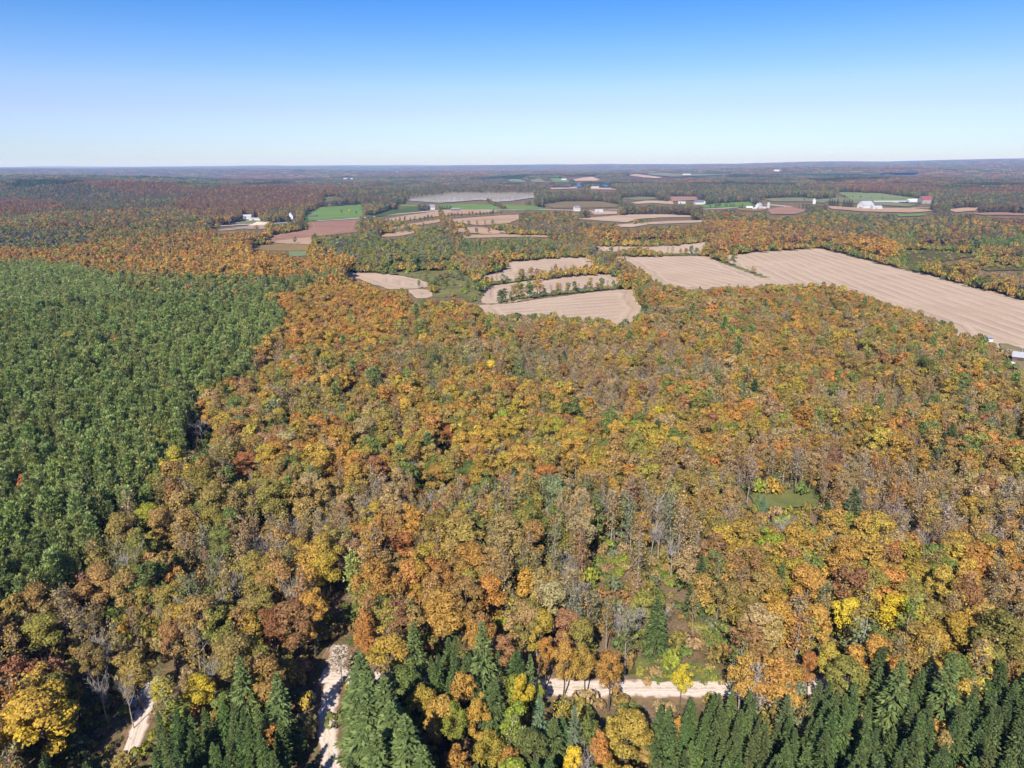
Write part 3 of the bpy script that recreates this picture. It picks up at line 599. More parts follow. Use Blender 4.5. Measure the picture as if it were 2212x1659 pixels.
def form_broad(seed, leaves, size, H=18.0, R=3.7, zb=4.0, nl=22, wood=True):
    r = np.random.default_rng(seed); crown, trunk = Geo(), Geo()
    zc = (H + zb) / 2; rz = (H - zb) / 2
    L = sphere_pts(nl * 3, r); L = L[L[:, 2] > -.75][:nl - 1]
    k = r.uniform(.42, .92, (len(L), 1)); L = L * [1, 1, 1.0]; cen = L * k * [R, R, rz] + [0, 0, zc]
    cen = cen + r.normal(0, .35, cen.shape); rl = r.uniform(.24, .50, len(cen)) * R
    cen = np.vstack([cen, [[r.normal(0, .5), r.normal(0, .5), zc + rz * .55]]]); rl = np.append(rl, R * .5)
    lt = r.uniform(-.28, .28, len(cen))
    share = rl ** 2 / (rl ** 2).sum()
    for i in range(len(cen)):
        n = max(3, int(leaves * share[i] * 1.5)); d = sphere_pts(n, r); d[:, 2] = np.where(d[:, 2] < -.4, -d[:, 2], d[:, 2])
        rr = rl[i] * (1 - np.abs(r.normal(0, .13, (n, 1)))) * (1 + .12 * np.sin(d[:, :1] * 7 + i) * np.cos(d[:, 2:] * 6))
        p = cen[i] + d * rr * [1, 1, .85]
        ok = np.ones(n, bool)
        for j in range(len(cen)):
            if j != i: ok &= np.linalg.norm(p - cen[j], axis=1) > rl[j] * .72
        p, d = p[ok], d[ok]
        if not len(p): continue
        nr = unit(d + r.normal(0, .42, d.shape) + [0, 0, .25])
        V_, F = quads(p, nr, size * r.uniform(.7, 1.35, len(p)), r=r)
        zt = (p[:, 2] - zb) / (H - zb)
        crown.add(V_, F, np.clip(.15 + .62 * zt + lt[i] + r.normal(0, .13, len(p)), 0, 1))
    if wood:
        tw = r.normal(0, .35, (4, 2)); tw[0] = 0
        path = [(tw[i, 0], tw[i, 1], z) for i, z in enumerate((-.4, H * .25, H * .5, H * .8))]
        V_, F = tube(path, (.30, .24, .17, .05), 6); trunk.add(V_, F)
        for q in range(6):
            a = q * 2.4 + r.uniform(0, 1); z0 = H * r.uniform(.28, .55); L_ = R * r.uniform(.5, .85)
            b = np.array([tw[1, 0] * .7, tw[1, 1] * .7, z0]); e = b + [math.cos(a) * L_, math.sin(a) * L_, L_ * r.uniform(.7, 1.2)]
            V_, F = tube([b, (b + e) / 2 + [0, 0, -.25], e], (.12, .08, .03), 4); trunk.add(V_, F)
    return crown, trunk
def form_slender(seed, leaves, size, H=18.5, R=2.2, zb=7.0, twigs=110, leafy=True):
    r = np.random.default_rng(seed); crown, trunk = Geo(), Geo()
    bend = r.normal(0, .5, 2)
    def ax(z): return np.array([bend[0] * (z / H) ** 2, bend[1] * (z / H) ** 2, z])
    V_, F = tube([ax(-.4), ax(H * .3), ax(H * .65), ax(H * .97)], (.21, .16, .10, .02), 5); trunk.add(V_, F)
    nb = 13; tips = []
    for q in range(nb):
        z0 = zb * .8 + (H - zb * .8) * (q + r.uniform(0, .6)) / nb * .85; a = q * 2.4 + r.uniform(-.4, .4)
        L_ = R * r.uniform(.6, 1.1) * (1.15 - .6 * (z0 - zb * .8) / (H - zb * .8)); b = ax(z0); e = b + [math.cos(a) * L_, math.sin(a) * L_, L_ * r.uniform(.8, 1.5)]
        V_, F = tube([b, (b + e) / 2 + [0, 0, -.15], e], (.075, .05, .015), 3); trunk.add(V_, F); tips.append((b, e))
    T = np.array([[*b, *e] for b, e in tips])
    k = r.integers(0, nb, twigs); t = r.uniform(.25, 1, (twigs, 1)); b = T[k, :3] * (1 - t) + T[k, 3:] * t
    d = unit(r.normal(size=(twigs, 3)) + [0, 0, 1.0]); V_, F = blades(b, b + d * r.uniform(.7, 1.9, (twigs, 1)), .07, r); trunk.add(V_, F)
    if leafy:
        n = leaves; k = r.integers(0, nb, n); t = r.uniform(.3, 1.15, (n, 1)); p = T[k, :3] * (1 - t) + T[k, 3:] * t + r.normal(0, .55, (n, 3))
        nr = unit(r.normal(size=(n, 3)) + [0, 0, .6]); V_, F = quads(p, nr, size * r.uniform(.6, 1.3, n), r=r)
        crown.add(V_, F, np.clip(.15 + .6 * (p[:, 2] - zb) / (H - zb) + r.normal(0, .2, n), 0, 1))
    return crown, trunk
def form_bare(seed, twigs=420, H=15.0, R=3.6):
    r = np.random.default_rng(seed); trunk, crown = Geo(), Geo()
    V_, F = tube([(0, 0, -.4), (.1, .1, H * .3), (.3 * r.normal(), .3 * r.normal(), H * .65), (0, 0, H * .95)], (.26, .2, .11, .02), 6); trunk.add(V_, F)
    T = []
    for q in range(16):
        z0 = H * r.uniform(.28, .7); a = q * 2.4; L_ = R * r.uniform(.6, 1.05); b = np.array([0, 0, z0]); e = b + [math.cos(a) * L_, math.sin(a) * L_, L_ * r.uniform(.7, 1.6)]
        V_, F = tube([b, (b + e) / 2 + r.normal(0, .15, 3), e], (.10, .06, .02), 4); trunk.add(V_, F); T.append([*b, *e])
    T = np.array(T); k = r.integers(0, 16, twigs); t = r.uniform(.3, 1, (twigs, 1)); b = T[k, :3] * (1 - t) + T[k, 3:] * t
    d = unit(r.normal(size=(twigs, 3)) + [0, 0, .9]); V_, F = blades(b, b + d * r.uniform(.8, 2.2, (twigs, 1)), .06, r); crown.add(V_, F)
    return crown, trunk
def form_pine(seed, nb=62, per=15, H=19.0, R=3.0, w=.28, wood=True):
    r = np.random.default_rng(seed); crown, trunk = Geo(), Geo(); zb = H * .3
    B, T, TN = [], [], []
    for q in range(nb):
        t = (q + r.uniform(0, 1)) / nb; z0 = zb + (H - zb) * (t ** .85) * .97; a = q * 2.399 + r.uniform(-.4, .4)
        rr = R * (1.08 - t) ** .62 * r.uniform(.62, 1.12); up = .12 + .75 * t
        e = np.array([math.cos(a), math.sin(a), up * r.uniform(.6, 1.3)]) * rr
        tn = r.uniform(0, .5)
        for p_ in range(per):
            f = r.uniform(.3, 1.0); c = np.array([0, 0, z0]) + e * f + [0, 0, .25 * f * f * rr]
            d = e / (np.linalg.norm(e) + 1e-6) * .9 + r.normal(0, .55, 3) + [0, 0, .65]; d /= np.linalg.norm(d)
            B.append(c); T.append(c + d * r.uniform(.7, 1.35)); TN.append(tn + .35 * f + r.normal(0, .1))
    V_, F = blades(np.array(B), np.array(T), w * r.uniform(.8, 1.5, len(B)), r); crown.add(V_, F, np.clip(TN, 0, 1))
    if wood: V_, F = tube([(0, 0, -.4), (0, 0, H * .5), (0, 0, H * .95)], (.26, .18, .03), 6); trunk.add(V_, F)
    return crown, trunk
def form_spruce(seed, nb=150, per=8, H=18.0, R=3.8, w=.36, wood=True):
    r = np.random.default_rng(seed); crown, trunk = Geo(), Geo(); zb = H * .07
    B, T, TN = [], [], []
    for q in range(nb):
        t = ((q + r.uniform(0, 1)) / nb) ** 1.12; z0 = zb + (H - zb) * t; a = q * 2.399 + r.uniform(-.3, .3)
        rr = (R * (1 - t) ** .88 + .16) * r.uniform(.72, 1.14); dro = -.32 + .6 * t * t
        e = np.array([math.cos(a), math.sin(a), dro]) * rr; tn = r.uniform(0, .55); side = np.array([-math.sin(a), math.cos(a), 0])
        for p_ in range(per):
            f = .22 + .8 * (p_ + r.uniform(0, 1)) / per; sg = 1 if p_ % 2 else -1
            c = np.array([0, 0, z0]) + e * f + [0, 0, .12 * f * f * rr]
            d = e / (np.linalg.norm(e) + 1e-6) * .9 + side * sg * r.uniform(.25, .9) + [0, 0, r.normal(-.12, .22)]; d /= np.linalg.norm(d)
            B.append(c); T.append(c + d * min(1.25, .35 + .45 * rr) * r.uniform(.75, 1.2)); TN.append(tn + .4 * f + r.normal(0, .08))
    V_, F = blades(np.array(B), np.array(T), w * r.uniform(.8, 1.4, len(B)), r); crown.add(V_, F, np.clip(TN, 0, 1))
    if wood: V_, F = tube([(0, 0, -.4), (0, 0, H * .5), (0, 0, H * .98)], (.22, .14, .02), 6); trunk.add(V_, F)
    return crown, trunk

def joined(name, cg, tg, mats):
    V_, F, t, m = [], [], [], []
    n = 0
    for g, mi in ((cg, 0), (tg, 1)):
        if g.n:
            V_.append(g.V()); F += (np.asarray(g.f) + n).tolist(); t += g.t; m += [mi] * len(g.f); n += g.n
    return mesh_from(name, np.vstack(V_), F, mats, m, t)
def collection(name, meshes):
    c = bpy.data.collections.new(name)
    for i, me in enumerate(meshes):
        o = bpy.data.objects.new('%s_%02d' % (name, i), me); c.objects.link(o)
    return c
PART = {}; FINE = {}; HI = {}; LO = {}
def forms(kind, fn, hi, lo, nhi, nlo, tmat, cmat=LEAF, fine=None):
    PART[kind] = []; hm, lm = [], []; FINE[kind] = []
    for i in range(5 if fine else 0):
        cg, tg = fn(300 + i, **fine); FINE[kind].append((mesh_from(kind + '_fine_crown', cg.V(), cg.f, [cmat], None, cg.t), mesh_from(kind + '_fine_trunk', tg.V(), tg.f, [tmat], None, tg.t)))
    for i in range(nhi):
        cg, tg = fn(100 + i, **hi)
        a = mesh_from(kind + '_crown', cg.V(), cg.f, [cmat], None, cg.t) if cg.n else None
        b = mesh_from(kind + '_trunk', tg.V(), tg.f, [tmat], None, tg.t)
        PART[kind].append((a, b)); hm.append(joined(kind + '_tree', cg, tg, [cmat, tmat]))
    for i in range(nlo):
        cg, tg = fn(200 + i, **lo); lm.append(joined(kind + '_far_tree', cg, tg, [cmat, tmat]))
    HI[kind] = collection(kind + '_forms', hm); LO[kind] = collection(kind + '_far_forms', lm)
forms('broad', form_broad, dict(leaves=1700, size=.40), dict(leaves=340, size=.86, nl=15, zb=2.2), 12, 9, BARK, fine=dict(leaves=3800, size=.27))
forms('slender', form_slender, dict(leaves=470, size=.36), dict(leaves=170, size=.66, twigs=40), 6, 4, PALE)
forms('bare', lambda s, **k: form_bare(s, **k), dict(twigs=420), dict(twigs=160), 5, 3, PALE, GREYB)
forms('pine', form_pine, dict(nb=64, per=20), dict(nb=32, per=10, w=.52), 9, 6, BARK)
forms('spruce', form_spruce, dict(nb=150, per=11), dict(nb=60, per=5, w=.8), 6, 4, BARK)
def shrub(seed):
    r = np.random.default_rng(seed); g = Geo()
    for q in range(3):
        c = r.normal(0, .7, 3) * [1, 1, .2] + [0, 0, 1.0]; d = sphere_pts(60, r); d[:, 2] = np.abs(d[:, 2]); p = c + d * r.uniform(.8, 1.3) * [1, 1, 1.1]
        V_, F = quads(p, unit(d + r.normal(0, .5, d.shape)), .42 * r.uniform(.7, 1.3, 60), r=r); g.add(V_, F, r.uniform(0, 1, 60))
    return mesh_from('shrub', g.V(), g.f, [LEAF], None, g.t)
SHRUB = collection('shrub_forms', [shrub(i) for i in range(5)])
def grove(seed, span, n, R, H, leaves, size, conifer=False):
    r = np.random.default_rng(seed); g = Geo()
    for q in range(n):
        x, y = r.uniform(-span / 2, span / 2, 2); h = H * r.uniform(.75, 1.15); rr = R * r.uniform(.75, 1.25); tn = r.uniform(0, 1)
        d = sphere_pts(leaves, r); d[:, 2] = np.where(d[:, 2] < -.2, -d[:, 2], d[:, 2])
        if conifer: zz = r.uniform(0, 1, leaves); p = np.stack([d[:, 0] * rr * (1 - zz) + x, d[:, 1] * rr * (1 - zz) + y, h * (.3 + .7 * zz)], 1)
        else: p = d * [rr, rr, h * .33] * r.uniform(.85, 1.05, (leaves, 1)) + [x, y, h * .67]
        V_, F = quads(p, unit(d + r.normal(0, .35, d.shape) + [0, 0, .3]), size * r.uniform(.7, 1.3, leaves), r=r)
        g.add(V_, F, np.clip(tn + r.normal(0, .12, leaves), 0, 1))
    return mesh_from('grove', g.V(), g.f, [LEAF], None, g.t)
GROVE = collection('grove_forms', [grove(i, 24, 13, 4.0, 16, 46, 1.9) for i in range(6)])
GROVEC = collection('conifer_grove_forms', [grove(40 + i, 24, 20, 3.2, 17, 30, 1.6, True) for i in range(4)])
BIGG = collection('far_grove_forms', [grove(60 + i, 78, 60, 6.5, 16, 14, 5.5) for i in range(6)])

# ------------------------------------------------------------------ placing the woods
HFOV = rad(41)
def scatter(spacing, dmin, dmax, half=HFOV):
    W = dmax * math.tan(half) + 40
    nx, ny = int(2 * W / spacing), int((dmax - dmin * .6) / spacing)
    gx, gy = np.meshgrid(np.arange(nx), np.arange(ny))
    x = (gx + .5 * (gy % 2)) * spacing - W; y = gy * spacing + dmin * .6
    x = (x + rng.uniform(-.42, .42, x.shape) * spacing).ravel(); y = (y + rng.uniform(-.42, .42, y.shape) * spacing).ravel()
    d = np.hypot(x, y); m = (d >= dmin) & (d < dmax) & (np.abs(x) < y * math.tan(half) + 40) & (y > 30)
    return x[m], y[m]
def vnoise(x, y, s, seed):
    r = np.random.default_rng(seed); g = r.uniform(0, 1, (256, 256))
    u, v = x / s + 1000, y / s + 1000; i, j = np.floor(u).astype(int), np.floor(v).astype(int); fu, fv = u - i, v - j
    fu = fu * fu * (3 - 2 * fu); fv = fv * fv * (3 - 2 * fv)
    G = lambda a, b: g[a % 256, b % 256]
    return (G(i, j) * (1 - fu) + G(i + 1, j) * fu) * (1 - fv) + (G(i, j + 1) * (1 - fu) + G(i + 1, j + 1) * fu) * fv
def blocked(x, y, z, h, r):
    bx, by, _ = project(x, y, z + .5); mx, my, w = project(x, y, z + h * .6); tx, ty, _ = project(x, y, z + h * .97)
    rp = FPX / np.maximum(w, 1) * r * .85
    b = look(clear, bx, by) | look(clear, mx, my) | look(clear, tx, ty)
    near = np.hypot(x, y) < 3500
    for q_ in (.15, .3, .45, .75, .88):
        hx_, hy_, _ = project(x, y, z + h * q_); b |= near & look(clear, hx_, hy_)
    b |= near & (look(clear, mx - rp, my - rp * .8) | look(clear, mx + rp, my - rp * .8) | look(clear, mx - rp * .7, my + rp) | look(clear, mx + rp * .7, my + rp))
    b |= near & (look(clear, mx - rp, my) | look(clear, mx + rp, my) | look(clear, tx - rp * .5, ty) | look(clear, tx + rp * .5, ty))
    for p, hw in road_lines:
        s = (y < 400)
        if s.any():
            d = np.full(len(x), 1e9); xs, ys = x[s], y[s]
            D2 = np.hypot(xs[:, None] - p[None, :, 0], ys[:, None] - p[None, :, 1]); im_ = D2.argmin(1); dm = D2.min(1)
            if hw < 3: dm = np.where((xs < p[im_, 0]), dm - 4.5, dm)      # the lanes are open on their sunny side
            d[s] = dm
            b |= d < hw + (1.2 + .55 * r if hw < 3 else .3)
    return b, mx, my
def pick_colors(zid, x, y, n, pine_like):
    """first colour index (upper crown) and two rgb arrays"""
    ci = np.zeros(n, int); q = np.where(np.hypot(x, y) > 900, vnoise(x, y, 130, 5) * .75 + vnoise(x, y, 40, 6) * .25, vnoise(x, y, 60, 3) * .35 + vnoise(x, y, 14, 4) * .25) + rng.uniform(0, 1, n) * .55
    q = np.argsort(np.argsort(q)) / max(1, n) if n > 4 else rng.uniform(0, 1, n)
    for z in np.unique(zid):
        m = zid == z; ks = list(Z[z]['c']); w = np.array([Z[z]['c'][k] for k in ks], float); cw = np.cumsum(w / w.sum())
        qq = q[m]; qq = (np.argsort(np.argsort(qq)) + .5) / m.sum() if m.sum() > 30 else rng.uniform(0, 1, m.sum())
        # neighbours share a hue family, but a third of the trees differ
        sw = rng.uniform(0, 1, m.sum()) < np.where(np.hypot(x[m], y[m]) > 800, .22, .42); qq = np.where(sw, rng.uniform(0, 1, m.sum()), qq)
        ci[m] = np.array([CI[k] for k in ks])[np.searchsorted(cw, qq).clip(0, len(ks) - 1)]
    return ci
def settle(ci, kid):
    ci = ci.copy(); ci[(ci == CI['mauve']) & (kid == 0)] = CI['brown']; ci[(ci == CI['greygreen']) & (kid == 0) & (rng.uniform(0, 1, len(ci)) < .5)] = CI['olive']; return ci
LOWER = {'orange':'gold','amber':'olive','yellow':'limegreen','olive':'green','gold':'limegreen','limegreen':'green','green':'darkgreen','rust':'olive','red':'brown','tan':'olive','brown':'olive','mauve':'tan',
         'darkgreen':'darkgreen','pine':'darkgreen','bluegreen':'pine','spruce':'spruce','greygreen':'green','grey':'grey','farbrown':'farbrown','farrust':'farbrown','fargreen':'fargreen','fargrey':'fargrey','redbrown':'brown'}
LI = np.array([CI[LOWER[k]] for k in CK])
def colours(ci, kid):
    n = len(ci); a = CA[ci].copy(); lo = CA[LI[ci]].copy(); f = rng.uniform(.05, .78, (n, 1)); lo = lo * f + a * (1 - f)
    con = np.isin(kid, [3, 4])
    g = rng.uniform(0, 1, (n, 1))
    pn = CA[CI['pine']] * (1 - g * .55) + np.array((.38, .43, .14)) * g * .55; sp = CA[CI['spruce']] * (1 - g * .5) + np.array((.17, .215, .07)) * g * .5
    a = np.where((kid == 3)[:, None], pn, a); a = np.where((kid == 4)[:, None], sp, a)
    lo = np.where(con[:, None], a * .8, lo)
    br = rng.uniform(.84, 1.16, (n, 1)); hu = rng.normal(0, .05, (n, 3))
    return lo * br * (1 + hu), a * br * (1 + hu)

def gather(x, y, dens_mul=1.0):
    z = hgt(x, y); px, py, _ = project(x, y, z + 11)
    zid = look(zone, px, py); kid = np.zeros(len(x), int); hf = np.ones(len(x)); u = rng.uniform(0, 1, len(x)); keep = np.ones(len(x), bool)
    thin = vnoise(x, y, 52, 71) * .7 + vnoise(x, y, 20, 72) * .3
    zid = np.where((thin > .69) & np.isin(zid, [0, 5, 15, 16]) & (np.hypot(x, y) < 1000), np.where(vnoise(x, y, 90, 73) > .45, 7, 6), zid)
    dn = np.hypot(x, y) + rng.normal(0, 60, len(x)) + 260 * (vnoise(x, y, 150, 44) - .5)
    zid = np.where((dn > 980) & np.isin(zid, [0, 16]), 17, zid); zid = np.where((dn > 1150) & (zid == 2), 18, zid)
    for q in np.unique(zid):
        m = zid == q; w = np.cumsum(Z[q]['k']); w = w / w[-1]; kid[m] = np.searchsorted(w, u[m]).clip(0, 4); hf[m] = Z[q]['h']; keep[m] = rng.uniform(0, 1, m.sum()) < Z[q]['d'] * dens_mul
    hs = hf * rng.normal(1, .13, len(x)).clip(.65, 1.35) * (.90 + .22 * vnoise(x, y, 34, 81))
    base = np.array([18, 19, 15, 19, 18.])[kid]; crown = np.array([4.0, 2.4, 3.4, 3.2, 3.1])[kid]
    b, mx, my = blocked(x, y, z, base * hs, crown * hs)
    keep &= ~b
    # tree-fall gaps
    g = vnoise(x, y, 26, 9); keep &= ~((g > .86) & np.isin(kid, [0, 1]) & (rng.uniform(0, 1, len(x)) < .6))
    return [a[keep] for a in (x, y, z, zid, kid, hs, mx, my)]

def cloud(name, coll, x, y, z, rot, scl, a, b, label, cat, parent=None):
    me = bpy.data.meshes.new(name); n = len(x); me.vertices.add(n)
    me.vertices.foreach_set('co', np.stack([x, y, z], 1).astype(np.float32).ravel())
    def at(nm, ty, data, key):
        t = me.attributes.new(nm, ty, 'POINT'); t.data.foreach_set(key, np.asarray(data, np.float32).ravel())
    at('leaf_a', 'FLOAT_VECTOR', a, 'vector'); at('leaf_b', 'FLOAT_VECTOR', b, 'vector'); at('scl', 'FLOAT_VECTOR', scl, 'vector'); at('rot', 'FLOAT_VECTOR', rot, 'vector')
    t = me.attributes.new('pick', 'INT', 'POINT'); t.data.foreach_set('value', rng.integers(0, len(coll.objects), n).astype(np.int32))
    ob = obj(name, me, label=label, cat=cat, kind='stuff')
    ng = bpy.data.node_groups.new(name, 'GeometryNodeTree')
    ng.interface.new_socket('Geometry', in_out='INPUT', socket_type='NodeSocketGeometry'); ng.interface.new_socket('Geometry', in_out='OUTPUT', socket_type='NodeSocketGeometry')
    N, L = ng.nodes, ng.links; gi = N.new('NodeGroupInput'); go = N.new('NodeGroupOutput')
    ip = N.new('GeometryNodeInstanceOnPoints'); ci = N.new('GeometryNodeCollectionInfo'); ci.inputs['Collection'].default_value = coll
    ci.inputs['Separate Children'].default_value = True; ci.inputs['Reset Children'].default_value = True; ip.inputs['Pick Instance'].default_value = True
    def na(nm, ty):
        q = N.new('GeometryNodeInputNamedAttribute'); q.data_type = ty; q.inputs['Name'].default_value = nm; return q.outputs['Attribute']
    L.new(gi.outputs[0], ip.inputs['Points']); L.new(ci.outputs[0], ip.inputs['Instance'])
    L.new(na('pick', 'INT'), ip.inputs['Instance Index']); L.new(na('rot', 'FLOAT_VECTOR'), ip.inputs['Rotation']); L.new(na('scl', 'FLOAT_VECTOR'), ip.inputs['Scale'])
    L.new(ip.outputs[0], go.inputs[0])
    mo = ob.modifiers.new('scatter', 'NODES'); mo.node_group = ng
    return ob

# --- chosen trees that stand out in the photograph: (kind, x, y of the crown's middle, crown width, height factor, colour, words)
STAR = [
 ('broad', 76, 1560, 150, 1.25, 'amber', 'huge golden yellow maple at the lower left corner of the wood'),
 ('broad', 318, 1118, 62, .95, 'limegreen', 'bright lime green maple at the corner of the pine wood'),
 ('bare', 432, 925, 62, .85, 'grey', 'grey leafless tree on the edge of the pine wood'),
 ('broad', 940, 1030, 60, 1.0, 'amber', 'bright amber maple standing alone in the middle of the wood'),
 ('broad', 970, 942, 44, .9, 'red', 'vivid red orange maple among golden ones'),
 ('broad', 868, 1180, 70, .85, 'red', 'broad red orange maple left of slender grey trunks'),
 ('broad', 530, 1003, 60, .9, 'red', 'rounded red maple left of the middle of the wood'),
 ('broad', 640, 1345, 115, 1.1, 'rust', 'great rusty maple over the junction of the lanes'),
 ('broad', 672, 1325, 70, 1.15, 'amber', 'golden maple behind the great rusty one'),
 ('broad', 590, 1355, 62, 1.0, 'redbrown', 'dark red brown maple beside the great rusty one'),
 ('broad', 958, 1330, 110, 1.05, 'amber', 'wide orange and green maple above the spruces'),
 ('broad', 1050, 1285, 90, 1.0, 'orange', 'wide bright orange maple above a lime green one'),
 ('broad', 842, 1418, 90, 1.1, 'gold', 'tall yellow olive maple right behind the big spruces'),
 ('broad', 790, 1390, 55, 1.0, 'orange', 'narrow orange maple beside the mauve bush'),
 ('broad', 1180, 1415, 40, .9, 'orange', 'orange maple left in the row along the gravel road'),
 ('broad', 1218, 1425, 56, 1.0, 'amber', 'golden orange maple second in the row along the gravel road'),
 ('broad', 1262, 1440, 56, .9, 'amber', 'amber maple third in the row along the gravel road'),
 ('broad', 1318, 1450, 62, 1.0, 'orange', 'orange maple rightmost in the row along the gravel road'),
 ('broad', 1125, 1500, 46, .95, 'yellow', 'bright yellow maple just below the gravel road'),
 ('broad', 1165, 1505, 30, .6, 'limegreen', 'small lime green tree beside the bright yellow maple'),
 ('broad', 1357, 1590, 105, 1.0, 'amber', 'large orange maple at the bottom, right of middle'),
 ('broad', 1295, 1625, 50, .8, 'orange', 'orange maple left against the large one at the bottom'),
 ('broad', 912, 1530, 72, .95, 'gold', 'golden maple beside the shadow of the big spruces'),
 ('broad', 935, 1600, 40, .6, 'orange', 'small orange maple under the golden one'),
 ('broad', 1030, 1550, 55, .9, 'amber', 'amber maple in the bright foreground thicket'),
 ('broad', 985, 1565, 62, .95, 'limegreen', 'lime green maple in the bright foreground thicket'),
 ('broad', 1060, 1625, 70, .9, 'gold', 'gold and pink maple at the bottom edge'),
 ('broad', 1240, 1650, 46, .8, 'yellow', 'yellow maple at the bottom edge below a bluish spruce'),
 ('broad', 1473, 1470, 42, .75, 'yellow', 'yellow orange tree leaning over the gravel road'),
 ('broad', 1580, 1480, 0, .5, 'amber', ''),
 ('broad', 1748, 1445, 46, .85, 'orange', 'pinkish orange maple above the right spruces'),
 ('broad', 1790, 1428, 50, .95, 'gold', 'tall golden maple above the right spruces'),
 ('broad', 1935, 1325, 76, 1.0, 'yellow', 'bright yellow maple near the right, above the spruces'),
 ('broad', 1835, 1330, 56, .95, 'yellow', 'yellow maple left of the brightest one'),
 ('broad', 1600, 1322, 52, .9, 'yellow', 'yellow round topped maple above the gravel road'),
 ('broad', 2062, 1370, 90, 1.0, 'gold', 'wide yellow olive maple near the right edge'),
 ('broad', 1720, 1380, 0, .9, 'tan', ''),
 ('broad', 1648, 1575, 40, .42, 'amber', 'small amber tree among the spruces below the road'),
 ('broad', 1820, 1600, 40, .5, 'orange', 'small orange tree among the dark spruces'),
 ('broad', 290, 1450, 80, .95, 'brown', 'brown orange maple left of the pale slender trunks'),
 ('broad', 370, 1385, 60, 1.0, 'rust', 'rusty pink narrow maple in the left foreground'),
 ('broad', 430, 1490, 70, .7, 'yellow', 'low bright yellow maple over the left spruces'),
 ('broad', 350, 1490, 46, .6, 'yellow', 'low yellow maple beside the rubble pile'),
 ('broad', 220, 1260, 90, 1.0, 'brown', 'large brown olive maple in front of the pines'),
 ('broad', 90, 1370, 90, 1.0, 'olive', 'large olive maple at the left edge'),
 ('bare', 458, 1455, 55, .95, 'grey', 'white barked bare tree above the left spruces'),
 ('bare', 218, 1495, 55, 1.0, 'grey', 'grey bare tree left of the left lane'),
 ('bare', 275, 1500, 44, 1.0, 'grey', 'forked grey bare tree beside the white rubble'),
 ('bare', 1452, 1195, 50, .95, 'grey', 'grey leafless tree at the top of the sandy slope'),
 ('slender', 735, 1425, 60, .6, 'mauve', 'low mauve grey tree over the lane junction'),
 ('slender', 1855, 1400, 80, 1.0, 'greygreen', 'tall pale stemmed tree before the right spruces'),
 ('bare', 1080, 985, 30, 1.2, 'grey', 'tall pale trunk in the middle of the wood'),
 ('spruce', 798, 1535, 95, 1.35, 'spruce', 'big spruce in the very middle of the clump by the lane'),
 ('spruce', 772, 1575, 66, 1.1, 'spruce', 'big spruce nearest the edge of the middle lane'),
 ('spruce', 915, 1690, 90, 1.2, 'spruce', 'big spruce farthest right along the bottom edge of the clump'),
 ('spruce', 848, 1605, 95, 1.35, 'spruce', 'big spruce between the right one and the bottom edge'),
 ('spruce', 783, 1500, 96, 1.45, 'spruce', 'tallest of the big spruces beside the middle lane'),
 ('spruce', 835, 1560, 105, 1.5, 'spruce', 'big spruce right in the clump beside the middle lane'),
 ('spruce', 795, 1590, 100, 1.35, 'spruce', 'big spruce filling the front of the clump by the lane'),
 ('spruce', 880, 1640, 105, 1.4, 'spruce', 'big spruce at the bottom edge right of the clump'),
 ('spruce', 818, 1665, 100, 1.3, 'spruce', 'big spruce lowest in the clump by the lane'),
 ('spruce', 1042, 1425, 62, 1.4, 'spruce', 'lone tall grey green spruce above the gravel road'),
 ('spruce', 895, 1410, 55, 1.15, 'spruce', 'dark spruce right of the yellow olive maple'),
 ('spruce', 525, 1490, 60, 1.25, 'spruce', 'tall spruce leading the left clump'),
 ('spruce', 605, 1525, 60, 1.2, 'spruce', 'tall spruce left of the middle lane'),
 ('spruce', 1935, 1500, 70, 1.25, 'spruce', 'tall spruce in the middle of the right plantation'),
 ('spruce', 2045, 1490, 66, 1.3, 'spruce', 'tall spruce right in the plantation beside pale bushes'),
 ('spruce', 1685, 1265, 40, 1.0, 'spruce', 'single dark spruce among golden maples'),
 ('spruce', 1595, 1410, 32, .6, 'bluegreen', 'bluish spruce on the slope above the gravel road'),
 ('spruce', 1165, 1560, 40, 1.0, 'bluegreen', 'bluish green spruce below the bright yellow maple'),
 ('spruce', 1240, 1575, 34, .85, 'bluegreen', 'small bluish spruce in the foreground thicket'),
 ('spruce', 1145, 1470, 34, 1.0, 'spruce', 'slim spruce left of the gravel road opening'),
 ('spruce', 480/1991*0+1637, 1081, 14, .35, 'bluegreen', 'small bluish spruce on the left edge of the glade'),
 ('spruce', 1650, 1083, 14, .32, 'bluegreen', 'second small bluish spruce on the glade'),
]
STAR = [s for s in STAR if s[2+1] > 0]
BASEH = dict(broad=18., slender=19., bare=15., pine=19., spruce=18.); BASER = dict(broad=4.0, slender=2.9, bare=4.0, pine=3.3, spruce=3.0)
starp = []
for k, px, py, wpx, hf, cn, words in STAR:
    H_ = BASEH[k] * hf; w = unproject([(px, py)], dz=H_ * .62)[0]; z = float(hgt(*w)); _, _, dep = project(w[0], w[1], z + H_ * .6)
    R_ = wpx * dep / FPX / 2; starp.append((k, w[0], w[1], z, hf, R_ / BASER[k], cn, words, px, py, wpx))

# --- near and middle woods
xs, ys = [], []
for sp, d0, d1 in ((4.5, 62, 900), (6.0, 900, 2100), (7.6, 2100, 3400)):
    a, b = scatter(sp, d0, d1); xs.append(a); ys.append(b)
x, y = np.concatenate(xs), np.concatenate(ys)
